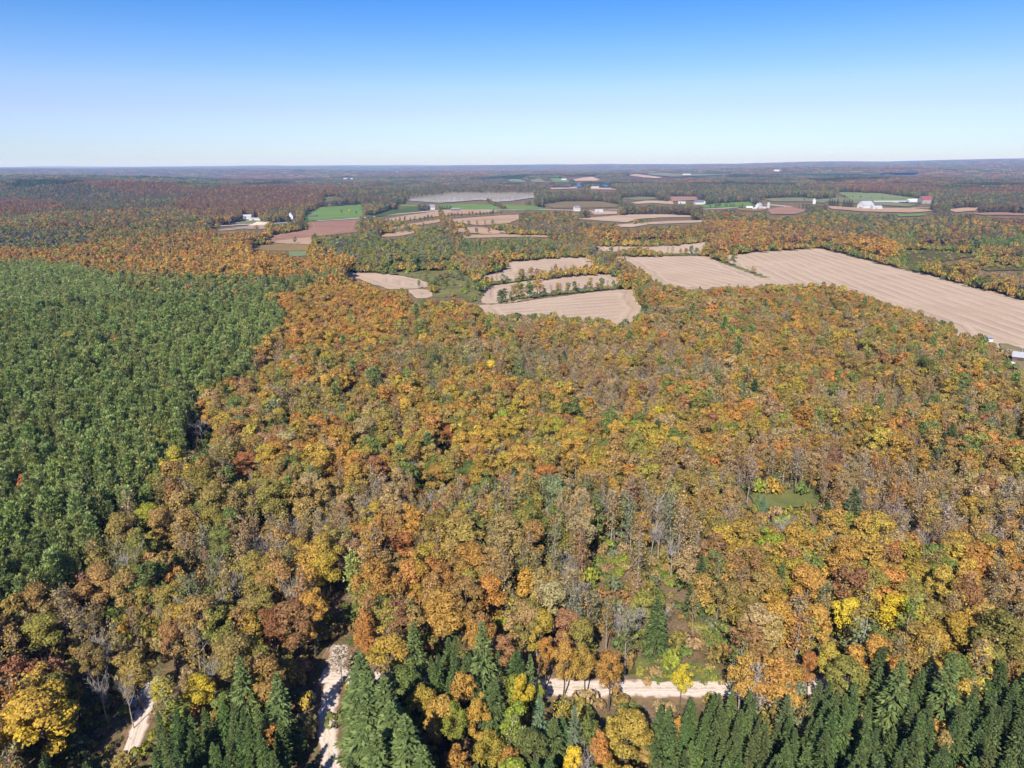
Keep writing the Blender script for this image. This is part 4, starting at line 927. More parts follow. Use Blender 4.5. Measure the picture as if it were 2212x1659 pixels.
# pines and spruces stand closer
x3, y3 = scatter(3.9, 62, 900); q3 = look(zone, *project(x3, y3, hgt(x3, y3) + 11)[:2]) == 1
x2, y2 = scatter(3.5, 62, 330); z2 = look(zone, *project(x2, y2, hgt(x2, y2) + 9)[:2]); s2 = z2 == 4
z1 = look(zone, *project(x, y, hgt(x, y) + 11)[:2]); keep = ~((z1 == 4) & (np.hypot(x, y) < 330)) & ~((z1 == 1) & (np.hypot(x, y) < 900))
x, y = np.concatenate([x[keep], x2[s2], x3[q3]]), np.concatenate([y[keep], y2[s2], y3[q3]])
for s in starp:
    rr = s[5] * BASER[s[0]] * .62 + 1.2
    keep = np.hypot(x - s[1], y - s[2]) > rr
    x, y = x[keep], y[keep]
x, y, z, zid, kid, hs, mx, my = gather(x, y)
sky_ = np.ones(len(x), bool); dst_ = np.hypot(x, y); tpx, tpy, _ = project(x, y, z + np.array([18, 19, 15, 19, 18.])[kid] * hs * .95)
for s in starp:
    ds = math.hypot(s[1], s[2]); w_ = s[10] * .47
    for (qx, qy) in ((mx, my), (tpx, tpy)):
        sky_ &= ~((dst_ < ds) & (dst_ > ds - 60) & (np.abs(qx - s[8]) < w_ + 6) & (qy > s[9] - w_ * .8) & (qy < s[9] + w_ * .55))
x, y, z, zid, kid, hs, mx, my = [a[sky_] for a in (x, y, z, zid, kid, hs, mx, my)]
ci = settle(pick_colors(zid, x, y, len(x), None), kid); A, B = colours(ci, kid)
dist = np.hypot(x, y); wid = hs * rng.uniform(.82, 1.22, len(x)); wid = np.where((zid == 4), wid * .72, wid); wid = np.where(zid == 1, wid * .86, wid)
rotz = rng.uniform(0, 2 * math.pi, len(x))
lean = rng.normal(0, .035, (len(x), 2))

# hedgerow and lone trees among the fields: (line, spacing m, height m, colours, label words)
HEDGE = [
 (VE((1015,328),(1090,322),(1175,308)), 9, (8, 13), 'greygreen brown green tan', 'left end of the upper hedgerow between stubble fields'),
 (VE((1230,302),(1340,284),(1500,266),(1650,252),(1765,243)), 5.0, (8, 15), 'brown rust olive tan mauve green', 'upper hedgerow between two curved stubble fields'),
 (VE((1120,432),(1180,427)), 6, (9, 14), 'green darkgreen', 'small green clump at the left end of the lower hedgerow'),
 (VE((1205,418),(1290,408),(1350,402)), 5.5, (15, 20), 'brown green olive', 'tall clump in the lower hedgerow'),
 (VE((1370,398),(1440,388),(1560,376),(1700,362),(1800,352),(1940,340)), 6.5, (8, 15), 'green olive brown greygreen mauve', 'lower hedgerow between two curved stubble fields'),
 (VE((600,345),(625,342)), 10, (9, 11), 'green darkgreen', 'edge of the meadow beside the domed field'),
 (VE((655,338),(690,338)), 12, (5, 6), 'fargreen green', 'low shrub on the meadow by the domed field'),
 (VE((730,330),(830,328)), 8, (5, 8), 'fargreen greygreen green', 'dark shrub in the middle of the meadow'),
 (VE((740,300),(780,270),(830,282),(880,300)), 12, (4, 8), 'fargreen greygreen brown', 'scattered shrub on the upper meadow'),
 (VE((900,318),(940,330),(985,320)), 10, (6, 12), 'green brown greygreen', 'right hand edge of the meadow'),
 (VE((1000,310),(1000,318)), 8, (8, 10), 'green', 'corner of the three stubble fields'),
 (VB((1790,688),(1900,690),(2050,692),(2212,694),(2360,690)), 8, (8, 17), 'brown mauve greygreen tan', 'thin hedgerow behind the big stubble fields'),
 (VR((620,262),(640,268)), 6, (18, 20), 'grey brown', 'top of the grass strip'),
 (VR((742,305),(750,309)), 9, (15, 17), 'green', 'middle of the grass strip'),
 (VR((838,344),(858,352)), 12, (6, 11), 'brown green', 'lower end of the grass strip'),
 (VB((255,470),(250,520),(265,545),(330,545)), 9, (16, 21), 'brown fargreen greygreen', 'tall belt right of the ploughed land'),
 (VB((290,470),(360,500),(390,520)), 9, (15, 21), 'brown greygreen fargrey', 'inner rank beside the tall belt'),
 (VB((400,545),(520,532),(640,520)), 14, (14, 20), 'brown olive greygreen', 'tree row along a tan strip field'),
 (VB((420,490),(500,482),(600,478),(720,468)), 13, (14, 19), 'brown fargreen greygreen', 'second tree row between tan strip fields'),
 (VB((740,402),(745,440),(755,490),(775,510)), 9, (17, 22), 'fargreen brown olive', 'dark belt dividing the tan fields'),
 (VB((800,455),(900,448),(1000,443),(1130,436)), 10, (15, 20), 'brown farrust fargreen', 'long hedgerow above the large tan field'),
 (VB((850,510),(900,506),(960,503),(1080,500)), 16, (14, 19), 'brown greygreen', 'row below the large tan field'),
 (VB((850,552),(910,555),(960,553),(1040,552),(1120,550)), 20, (12, 18), 'brown fargreen', 'tan field dotted with trees'),
 (VB((450,555),(460,556)), 18, (9, 10), 'fargreen', 'lowest tan strip field'),
 (VB((1040,350),(1080,372),(1120,388),(1150,400)), 9, (15, 20), 'fargreen brown', 'diagonal hedge between the light green fields'),
 (VB((170,430),(185,432)), 30, (20, 22), 'yellow', 'bright green field, conspicuous and'),
 (VB((120,432),(125,432)), 30, (17, 19), 'brown', 'bright green field left of the yellow one'),
 (VB((200,430),(235,432)), 14, (11, 13), 'fargreen', 'bright green field right of the yellow one'),
 (V4((650,425),(700,415),(760,415),(830,405),(900,400),(955,395)), 9, (16, 20), 'fargreen greygreen fargreen', 'dark copse above the ploughed field'),
 (V4((610,428),(640,425)), 12, (15, 17), 'brown', 'left end of the dark copse'),
 (V4((470,440),(520,438)), 12, (17, 19), 'brown rust', 'field corner below the gravel pit'),
 (V4((850,533),(862,534)), 20, (11, 12), 'fargreen', 'lone round tree on the tan hay field'),
 (VC((820,345),(835,346)), 18, (12, 14), 'fargreen', 'pale field behind the white gable'),
 (VC((1080,320),(1200,330),(1320,335)), 35, (8, 12), 'fargreen brown', 'pasture below the plantation strip'),
 (VC((230,392),(270,390),(300,380)), 20, (12, 17), 'fargreen greygreen', 'lawn of the blue roofed farm'),
]
hx, hy, hh, hc, hlab = [], [], [], [], []
for line, sp, (h0, h1), cols, lab in HEDGE:
    lab_far = line[0][1] < 505; p = unproject(np.array(line)); seg = np.hypot(*np.diff(p, axis=0).T).sum(); n = min(34, max(1, int(round(seg / sp)))) if seg > sp * .7 else 1
    s = np.concatenate([[0], np.cumsum(np.hypot(*np.diff(p, axis=0).T))])
    for t in (np.linspace(0, s[-1], n + 1) if n > 1 else [s[-1] / 2]):
        hx.append(np.interp(t, s, p[:, 0]) + (rng.normal(0, 1.2) if n > 1 else 0)); hy.append(np.interp(t, s, p[:, 1]) + (rng.normal(0, 2.0) if n > 1 else 0))
        hh.append(rng.uniform(h0, h1) * (.86 if lab_far else 1.12 if h0 > 7 else 1)); hc.append(random.choice(cols.split())); hlab.append(lab)
CONIF = [(VB((612,405),(630,403),(650,402),(672,400)), (16, 20), 'farmyard spruces left of the gabled house'), (VB((762,398),(775,398),(790,397),(806,397),(815,397)), (11, 14), 'spruce row right of the gabled house'),
 (VC((985,378),(1000,380),(1015,380),(1035,381),(1075,383),(1092,384),(1108,384),(1125,384)), (18, 23), 'dark spruce clump left of the large white barn'),
 (VC((330,385),(342,385),(360,385),(372,384),(385,383)), (9, 12), 'spruce row above the pale road'), (VC((420,391),(436,391),(500,374),(512,372)), (10, 14), 'spruces left of the white farm cluster')]

# ------------------------------------------------------------------ which trees become things of their own
inframe = (mx > -20) & (mx < 2232) & (my < 1700) & (my > 330)
size = hs * np.array([18, 19, 15, 19, 18.])[kid] * wid / np.hypot(dist, CAM_H)
LIMIT = {0: 290 - sum(s[0] == 'broad' for s in starp), 1: 290, 2: 130, 3: 295, 4: 295 - sum(s[0] == 'spruce' for s in starp)}
solo = np.zeros(len(x), bool)
for k in range(5):
    c = np.where(inframe & (kid == k) & (my < 1660 + 40))[0]; c = c[np.argsort(-size[c])][:LIMIT[k]]; solo[c] = True

LABK = {'broad': ('maple', 'broadleaf_tree'), 'slender': ('slender tree', 'slender_tree'), 'bare': ('bare tree', 'bare_tree'), 'pine': ('pine', 'pine_tree'), 'spruce': ('spruce', 'spruce_tree')}
GRP = {'broad': 'autumn maples of the mixed wood', 'slender': 'slender pale trunked trees of the wood', 'bare': 'leafless grey trees of the wood', 'pine': 'white pines of the pine wood', 'spruce': 'spruces of the foreground plantation'}
def add_tree(k, x, y, z, rot, sx, sz, ca, cb, label, group, lean=(0, 0), name=None):
    me = random.choice(FINE[k] if FINE[k] and math.hypot(x, y) < 290 else PART[k])
    e = obj(name or LABK[k][1], None, label=label, cat='tree', group=group, loc=(x, y, z))
    e.rotation_euler = (lean[0], lean[1], rot); e.scale = (sx, sx, sz); e.empty_display_size = 1
    obj('trunk', me[1], parent=e)
    if me[0] is not None:
        c = obj('crown', me[0], parent=e); c['leaf_a'] = [float(v) for v in ca]; c['leaf_b'] = [float(v) for v in cb]
    return e

# a label for each solo tree, told by its look and by what stands beside it
LM = [('the left gravel lane', 300, 1590), ('the middle gravel lane', 705, 1580), ('the lane junction', 715, 1450), ('the big spruce clump', 800, 1560), ('the gravel road opening', 1230, 1486), ('the small glade', 1700, 1080),
      ('the grassy slope', 1325, 1228), ('the sandy slope', 1440, 1240), ('the lime green maple', 318, 1118), ('the grey leafless tree', 432, 925), ('the great rusty maple', 640, 1345), ('the white roofed barn', 2200, 770),
      ('the large bottom maple', 1357, 1590), ('the road below the yellow tree', 1480, 1490), ('the brightest yellow maple', 1935, 1325), ('the golden corner maple', 72, 1545), ('the lone tall spruce', 1042, 1425),
      ('the left gap in the pines', 340, 1030), ('the pine wood corner', 610, 700), ('the vivid red maple', 970, 942), ('the red maple', 868, 1180), ('the tall plantation spruce', 1935, 1500), ('the right road end', 1760, 1480)]
SI = np.where(solo)[0]
def cname(i):
    k = KINDS[kid[i]]
    if k == 'spruce': t = A[i][0] / np.median(SA); return 'yellow green' if t > 1.14 else 'light green' if t > 1.04 else 'green' if t > .95 else 'deep green' if t > .86 else 'darkest green'
    if k == 'pine': t = B[i][0] - np.median(PB); return 'yellow green' if t > .055 else 'light green' if t > .018 else 'green' if t > -.018 else 'deep green' if t > -.05 else 'darkest green'
    if k == 'bare': return 'grey'
    return CN[CK[ci[i]]]
def sname(i):
    return 'tall' if hs[i] / Z[zid[i]]['h'] > 1.09 else ('short' if hs[i] / Z[zid[i]]['h'] < .91 else 'mid-sized')
PX, PY = mx[SI], my[SI]; PB = B[kid == 3][:, 0]; SA = A[kid == 4][:, 0]
used = set(s[7] for s in starp); used |= {''}
labels = {}
for q, i in enumerate(SI):
    kn = LABK[KINDS[kid[i]]][0]; wd = 'broad ' if wid[i] > 1.12 * hs[i] else ('narrow ' if wid[i] < .9 * hs[i] else '')
    d = [(math.hypot(mx[i] - a, my[i] - b), n, a, b) for n, a, b in LM]; d.sort()
    def rel(dx, dy): return ('right of' if dx > 0 else 'left of') if abs(dx) > abs(dy) else ('below' if dy > 0 else 'above')
    nb = np.hypot(PX - mx[i], PY - my[i]); order = np.argsort(nb)[1:10]
    done = None
    for L0 in range(6):
        _, n0, a0, b0 = d[L0]; far = 'far ' if d[L0][0] > 260 else ''
        r0_ = far + rel(mx[i] - a0, my[i] - b0)
        first = f"{sname(i)} {wd}{cname(i)} {kn}"
        cands = [f"{first} {r0_} {n0}"] if L0 == 0 else []
        for o in order:
            j = SI[o]; kj = LABK[KINDS[kid[j]]][0]; cands.append(f"{first} {rel(mx[i]-mx[j], my[i]-my[j])} a {sname(j)} {cname(j)} {kj}, {r0_} {n0}"); cands.append(f"{first} {rel(mx[i]-mx[j], my[i]-my[j])} {'one' if LABK[KINDS[kid[j]]][0]==kn and False else 'a'} {cname(j)} {LABK[KINDS[kid[j]]][0]}, {r0_} {n0}")
        for c in cands[(1 if L0 == 0 else 0):] :
            c = c.replace('a olive', 'an olive').replace('a orange', 'an orange').replace('a amber', 'an amber').replace('  ', ' ')
            if c not in used and 4 <= len(c.replace('-', '').split()) <= 16: done = c; break
        if done: break
    if not done:
        for o in order:
            for o2 in order:
                if o == o2 or done: continue
                j, j2 = SI[o], SI[o2]; c = f"{first} between a {sname(j)} {cname(j)} and a {sname(j2)} {cname(j2)} one, {r0_} {n0}".replace('a olive', 'an olive').replace('a orange', 'an orange').replace('a amber', 'an amber')
                if c not in used and len(c.split()) <= 17 and len(c.split()) <= 16: done = c
    if not done:
        row = 'front' if my[i] > 1400 else ('middle' if my[i] > 1000 else 'back')
        done = f"{first} {r0_} {n0}, {'left' if mx[i] < 737 else 'centre' if mx[i] < 1474 else 'right'} {row}"
    if done in used:
        ang_ = 'left side' if mx[i] < 737 else 'right side' if mx[i] > 1474 else 'central'; c = f"{ang_} {done}"
        if len(c.split()) <= 16 and c not in used: done = c
    used.add(done); labels[i] = done
for i in SI:
    k = KINDS[kid[i]]
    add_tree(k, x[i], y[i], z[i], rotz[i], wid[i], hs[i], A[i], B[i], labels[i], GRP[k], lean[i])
for (k, sx_, sy_, sz_, hf, wf, cn, words, px, py, wp) in starp:
    if not words: continue
    a = np.array([C[cn]]); cidx = np.array([CI[cn]]); lo, hi = colours(cidx, np.array([0]))
    if words.startswith('huge golden'): lo = np.array([C['yellow']])
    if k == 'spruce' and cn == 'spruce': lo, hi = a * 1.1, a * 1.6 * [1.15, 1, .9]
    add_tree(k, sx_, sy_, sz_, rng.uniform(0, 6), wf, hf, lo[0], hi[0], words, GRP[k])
hl_used = {}
for j in range(len(hx)):
    lo, hi = colours(np.array([CI[hc[j]]]), np.array([0])); z_ = float(hgt(hx[j], hy[j]))
    hl_used.setdefault(hlab[j], []).append(j)
for lab, js in hl_used.items():
    js = sorted(js, key=lambda j: hx[j]); n = len(js); mean = np.mean([hh[j] for j in js])
    ords = ['first','second','third','fourth','fifth','sixth','seventh','eighth','ninth','tenth','eleventh','twelfth','thirteenth','fourteenth','fifteenth','sixteenth','seventeenth','eighteenth','nineteenth','twentieth']
    for q, j in enumerate(js):
        lo, hi = colours(np.array([CI[hc[j]]]), np.array([0])); z_ = float(hgt(hx[j], hy[j]))
        tail = '' if n == 1 else (', leftmost' if q == 0 else ', rightmost' if q == n - 1 else (f', {ords[q]} from left' if q <= n // 2 and q < 20 else f', {ords[min(19, n - 1 - q)]} from right'))
        t = 'tree' if hh[j] > 8 else 'shrub'
        l_ = f"{CN[hc[j]]} {t} in the {lab}{tail}".replace('in the small', 'in the small').replace('in the edge', 'on the edge')
        wds = l_.split(); l_ = ' '.join(wds if len(wds) <= 16 else l_.replace('in the ', 'in ', 1).replace(' between ', ' by ').split()[:16])
        k = 'bare' if hc[j] == 'grey' else ('slender' if hc[j] in ('mauve', 'tan') and hh[j] > 10 else 'broad')
        if hh[j] < 9: s_ = hh[j] / 13; zo = -3.5 * s_
        else: s_ = hh[j] / BASEH[k]; zo = -.12 * hh[j]
        e = add_tree(k, hx[j], hy[j], z_ + zo, rng.uniform(0, 6), s_ * rng.uniform(.85, 1.15) * (1.25 if hh[j] < 9 else 1), s_, lo[0], hi[0], l_, 'trees of the ' + ' '.join(lab.split()[:6]), name='hedgerow_tree' if n > 2 else 'field_tree')
for line, (h0, h1), lab in CONIF:
    w = unproject(np.array(line))
    for q, (a, b) in enumerate(w):
        h = rng.uniform(h0, h1); s_ = h / 18
        e = add_tree('spruce', a, b, float(hgt(a, b)), rng.uniform(0, 6), s_ * 1.15, s_, np.array(C['spruce']) * .9, np.array(C['darkgreen']), f"dark {['leftmost','second','third','fourth','fifth','sixth','seventh','eighth'][q]} spruce of the {lab}"[:120], lab, name='farm_spruce')

rest = ~solo
HSC = lambda m: np.stack([wid[m], wid[m], hs[m]], 1)
RT = lambda m: np.column_stack([lean[m], rotz[m]])
far_lab = {'broad': 'mass of autumn maples filling the wood behind the nearest ones', 'slender': 'mass of slender thinly leaved trees through the wood', 'bare': 'scatter of leafless grey trees through the woods and swamp', 'pine': 'mass of the green pine wood behind its nearest trees', 'spruce': 'remaining dark spruces of the plantations'}
for k, kn in enumerate(KINDS):
    for tag_, coll, m in (('nearer', HI[kn], rest & (kid == k) & (dist < 650)), ('farther', LO[kn], rest & (kid == k) & (dist >= 650))):
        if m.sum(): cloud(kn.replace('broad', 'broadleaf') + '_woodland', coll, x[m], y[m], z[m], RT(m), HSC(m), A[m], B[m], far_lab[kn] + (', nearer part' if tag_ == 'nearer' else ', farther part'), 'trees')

# understory shrubs and saplings
ux, uy = scatter(4.2, 62, 620); uz = hgt(ux, uy); px, py, _ = project(ux, uy, uz + 2); zz = look(zone, px, py)
keep = ~look(clear, px, py) & ~np.isin(zz, [1]) & (rng.uniform(0, 1, len(ux)) < .8)
for p, hw in road_lines:
    s = uy < 400; dm = np.full(len(ux), 99.); dm[s] = np.min(np.hypot(ux[s][:, None] - p[None, :, 0], uy[s][:, None] - p[None, :, 1]), 1); keep &= dm > hw + 1.8
ux, uy, uz = ux[keep], uy[keep], uz[keep]; n = len(ux)
uc = np.array([CI[c] for c in ('olive', 'green', 'limegreen', 'tan', 'brown', 'greygreen', 'amber')])[rng.choice(7, n, p=(.2, .24, .1, .16, .14, .1, .06))]
la, lb = colours(uc, np.zeros(n, int)); s = rng.uniform(.6, 1.9, n)
cloud('undergrowth', SHRUB, ux, uy, uz, np.column_stack([np.zeros((n, 2)), rng.uniform(0, 6, n)]), np.stack([s, s, s * rng.uniform(.7, 1.6, n)], 1), la, lb, 'green and tan saplings and shrubs under the trees', 'undergrowth')
ex, ey = scatter(4.6, 620, 1500); ez = hgt(ex, ey); px, py, w_ = project(ex, ey, ez + 1.5); q_ = FPX / w_ * 5
kp = ~look(clear, px, py) & ~look(clear, *project(ex, ey, ez + 5)[:2]) & (look(clear, px, py + q_) | look(clear, px, py + q_ * 1.8) | look(clear, px - q_ * 1.5, py + q_ * .5)) & (rng.uniform(0, 1, len(ex)) < .8)
ex, ey, ez = ex[kp], ey[kp], ez[kp]; n = len(ex); la, lb = colours(np.array([CI[c] for c in ('green', 'olive', 'brown', 'amber')])[rng.integers(0, 4, n)], np.zeros(n, int)); s = rng.uniform(1.4, 3.2, n)
cloud('edge_undergrowth', SHRUB, ex, ey, ez, np.column_stack([np.zeros((n, 2)), rng.uniform(0, 6, n)]), np.stack([s, s, s * 1.5], 1), la, lb, 'low bushy growth along the wood edges behind the fields', 'undergrowth')
# rough shrubs at the feet of the hedgerows
bx, by = [], []
for line, sp, hr, cols, lab in HEDGE[:14]:
    p = resample(unproject(np.array(line)), 2.2) if len(line) > 1 and 'strip' not in lab and 'meadow' not in lab else np.zeros((0, 2)); bx += list(p[:, 0] + rng.normal(0, .8, len(p))); by += list(p[:, 1] + rng.normal(0, 1.2, len(p)))
bx, by = np.array(bx), np.array(by); n = len(bx); la, lb = colours(np.array([CI[c] for c in ('green', 'olive', 'greygreen')])[rng.integers(0, 3, n)], np.zeros(n, int)); s = rng.uniform(.9, 2.0, n)
cloud('hedge_undergrowth', SHRUB, bx, by, hgt(bx, by), np.column_stack([np.zeros((n, 2)), rng.uniform(0, 6, n)]), np.stack([s * 1.2, s * 1.2, s], 1), la, lb, 'low green bushes along the foot of the field hedgerows', 'hedge')

gx, gy = [], []
for f in FIELDS:
    if f[4].startswith(('small grassy slope', 'green verge', 'pinkish dug', 'bare sandy', 'rough green meadow', 'dark olive pasture')):
        w = unproject(np.array(f[2])); r1 = inside([tuple(q) for q in f[2]])
        a_ = rng.uniform(w[:, 0].min(), w[:, 0].max(), 260); b_ = rng.uniform(w[:, 1].min(), w[:, 1].max(), 260); p1, p2, _ = project(a_, b_, hgt(a_, b_))
        tmp = np.zeros((MH, MW), bool); paint(tmp, f[2], True); m = look(tmp, p1, p2); gx += list(a_[m][:70]); gy += list(b_[m][:70])
gx, gy = np.array(gx), np.array(gy); n = len(gx); la, lb = colours(np.array([CI[c] for c in ('green', 'olive', 'limegreen', 'tan')])[rng.integers(0, 4, n)], np.zeros(n, int)); s = rng.uniform(.25, .9, n) * np.where(np.hypot(gx, gy) > 500, 2.2, 1)
cloud('glade_undergrowth', SHRUB, gx, gy, hgt(gx, gy), np.column_stack([np.zeros((n, 2)), rng.uniform(0, 6, n)]), np.stack([s, s, s], 1), la, lb, 'low weeds and shrubs on the open slopes and the meadow', 'undergrowth')

# far woods: groups of crowns, then larger ones
for nm, sp, d0, d1, coll, coll2, lab in (('distant_woods', 19, 3400, 6800, GROVE, GROVEC, 'rust and grey green woods between the far fields'), ('horizon_woods', 62, 6800, 18000, BIGG, None, 'hazy blue brown woods towards the horizon')):
    gx, gy = scatter(sp, d0, d1, rad(39)); gz = hgt(gx, gy); px, py, w = project(gx, gy, gz + 8); zz = look(zone, px, py)
    bb = look(clear, px, py) | look(clear, *project(gx, gy, gz + 1)[:2]) | look(clear, *project(gx, gy, gz + 17)[:2])
    for ox, oy in ((-.6, 0), (.6, 0), (0, -.6), (0, .6)):
        q1, q2, _ = project(gx + ox * sp, gy + oy * sp, gz + 6); bb |= look(clear, q1, q2)
    far = zz == 0; zz = np.where(far, 14, zz)
    nz = vnoise(gx, gy, 520, 21) * .6 + vnoise(gx, gy, 170, 22) * .4
    zz = np.where((zz == 14) & (nz > .56), 13, zz); zz = np.where((zz == 14) & (nz < .36), 9, zz)
    keep = ~bb & (rng.uniform(0, 1, len(gx)) < .97); gx, gy, gz, zz = gx[keep], gy[keep], gz[keep], zz[keep]; n = len(gx)
    c1 = pick_colors(zz, gx, gy, n, None); la, lb = colours(c1, np.zeros(n, int))
    con = (vnoise(gx, gy, 230, 31) > .70) | np.isin(zz, [3, 11]) if coll2 else np.zeros(n, bool)
    dead = zz == 10
    s = rng.uniform(.85, 1.2, n); S = np.stack([s, s, s * rng.uniform(.8, 1.15, n)], 1); Rr = np.column_stack([np.zeros((n, 2)), rng.uniform(0, 6, n)])
    m = ~con & ~dead; cloud(nm, coll, gx[m], gy[m], gz[m], Rr[m], S[m], la[m], lb[m], lab, 'woods')
    if coll2 is not None:
        m = con & ~dead; f = rng.uniform(.7, 1.2, (n, 1)); ca = np.array(C['fargreen']) * f * .9; cloud('distant_conifers', coll2, gx[m], gy[m], gz[m], Rr[m], S[m], ca[m] * .8, ca[m], 'dark conifer stands among the far woods', 'woods')
# dead trees of the swamp
sw = VB((520,338),(700,322),(800,306),(1330,303),(1345,325),(1200,345),(1100,350),(1000,336),(860,348),(740,356),(560,347))
w = unproject(np.array(sw)); n = 3200; sx_ = rng.uniform(w[:, 0].min(), w[:, 0].max(), n * 3); sy_ = rng.uniform(w[:, 1].min(), w[:, 1].max(), n * 3)
px, py, _ = project(sx_, sy_, hgt(sx_, sy_)); zarr = np.zeros((MH, MW), bool); paint(zarr, sw, True); m = look(zarr, px, py) & (px > 0); sx_, sy_ = sx_[m][:n], sy_[m][:n]; n = len(sx_)
s = rng.uniform(.75, 1.25, n); gg = np.tile([.5, .48, .47], (n, 1))
deadc = collection('dead_forms', [joined('dead', *form_bare(900 + i, 40, 16, 1.6), [GREYB, PALE]) for i in range(3)])
cloud('dead_swamp_trees', deadc, sx_, sy_, hgt(sx_, sy_), np.column_stack([np.zeros((n, 2)), rng.uniform(0, 6, n)]), np.stack([s, s, s], 1), gg, gg, 'pale dead standing trees crowding the flooded swamp', 'dead trees')

# ------------------------------------------------------------------ buildings and vehicles
M = dict(white=simple('white_paint', (.52,.52,.51), .6, .08, .5), grey=simple('grey_wood', (.30,.28,.27), .8, .3, .8), dark=simple('dark_wood', (.10,.07,.055), .8, .4, .8), metal=simple('metal_roof', (.36,.37,.40), .6, .12, .4),
         greyroof=simple('grey_roof', (.20,.21,.23), .7, .2, .5), blueroof=simple('blue_roof', (.12,.13,.17), .8, .2, .5), red=simple('red_metal_roof', (.25,.075,.075), .6, .2, .5), redp=simple('red_machine_paint', (.38,.03,.025), .4, .2, 1), glass=simple('window_glass', (.03,.04,.055), .15),
         brown=simple('barn_boards', (.16,.095,.07), .85, .35, 1.2), sand=simple('sand', (.50,.39,.29), .95, .15, .5), blue=simple('blue_tarp', (.05,.12,.42), .5, .2, 1), tyre=simple('tyre_rubber', (.025,.025,.025), .9), stone=simple('white_limestone', (.55,.53,.51), .9, .35, .9), steel=simple('galvanised_steel', (.45,.46,.48), .4, .2, .5, .3), concrete=simple('concrete', (.42,.41,.38), .9, .15, .5))
def box(cx, cy, cz, sx, sy, sz):
    v = [(cx + i * sx / 2, cy + j * sy / 2, cz + k * sz / 2) for k in (-1, 1) for j in (-1, 1) for i in (-1, 1)]
    return v, [(0,2,3,1),(4,5,7,6),(0,1,5,4),(2,6,7,3),(0,4,6,2),(1,3,7,5)]
def bx(name, parent, mat, *b):
    V_, F = [], []
    for q in b:
        v, f = box(*q); F += [tuple(i + len(V_) for i in k) for k in f]; V_ += v
    return obj(name, mesh_from(name, V_, F, [M[mat]]), parent=parent)
def gable(name, px, py, L, W, H, rise, rot, wall, roof, label, cat, extras=(), pos=None, fname='house', group=None):
    """L along local x (ridge), W across; eaves H; a real roof with overhang and thickness"""
    w = unproject([(px, py)])[0] if pos is None else pos; z = float(hgt(*w))
    e = obj(fname, None, label=label, cat=cat, group=group, loc=(w[0], w[1], z + .1), rot=rot)
    l, h = L / 2, W / 2
    V_ = [(-l,-h,-1),(l,-h,-1),(l,h,-1),(-l,h,-1),(-l,-h,H),(l,-h,H),(l,h,H),(-l,h,H),(-l,0,H+rise),(l,0,H+rise)]
    wl_ = obj('wall', mesh_from('wall', V_, [(0,1,5,4),(2,3,7,6),(1,2,6,9,5),(3,0,4,8,7)], [M[wall]]), parent=e)
    o = .5; sl = rise / h; t = .18; R = []
    for s in (-1, 1):
        R += [(-l-o, s*(h+o), H-o*sl+.03), (l+o, s*(h+o), H-o*sl+.03), (l+o, 0, H+rise+.03), (-l-o, 0, H+rise+.03)]
        R += [(a, b, c + t) for a, b, c in R[-4:]]
    F = []
    for s in (0, 8): F += [(s,s+1,s+2,s+3),(s+4,s+5,s+6,s+7),(s,s+1,s+5,s+4),(s+1,s+2,s+6,s+5),(s+2,s+3,s+7,s+6),(s+3,s,s+4,s+7)]
    obj('roof', mesh_from('roof', R, F, [M[roof]]), parent=e)
    if 'ridge' in extras: bx('ridge_cap', e, 'white', (0, 0, H+rise+.3, L+1, .5, .2))
    nw = max(2, int(L / 4))
    if 'windows' in extras:
        for i in range(nw):
            for s in (-1, 1):
                q = bx('window', e, 'glass', (-l + L*(i+.5)/nw, s*(h+.03), H*.55, 1.2, .08, 1.3))
                bx('frame', q, 'white', (-l + L*(i+.5)/nw, s*(h+.05), H*.55-.7, 1.5, .12, .12), (-l + L*(i+.5)/nw, s*(h+.05), H*.55+.7, 1.5, .12, .12))
    if 'doors' in extras:
        for s in (-1, 1): bx('door', e, 'dark', (s*(l+.03), 0, 1.6, .08, W*.35, 3.4))
    if 'side' in extras: bx('door', e, 'dark', (-l*.3, -(h+.04), 1.7, 3.4, .08, 3.2), )
    if 'chimney' in extras: bx('chimney', e, 'brown', (l*.5, h*.2, H+rise+.2, .9, .9, 2.0))
    if 'vent' in extras:
        for i in (-.5, 0, .5): bx('roof_vent', e, 'steel', (l*i, 0, H+rise+.5, 1, 1, .9))
    return e
def dd(f): return f[0]
def vp(fn, a, b): return fn((a, b))[0]
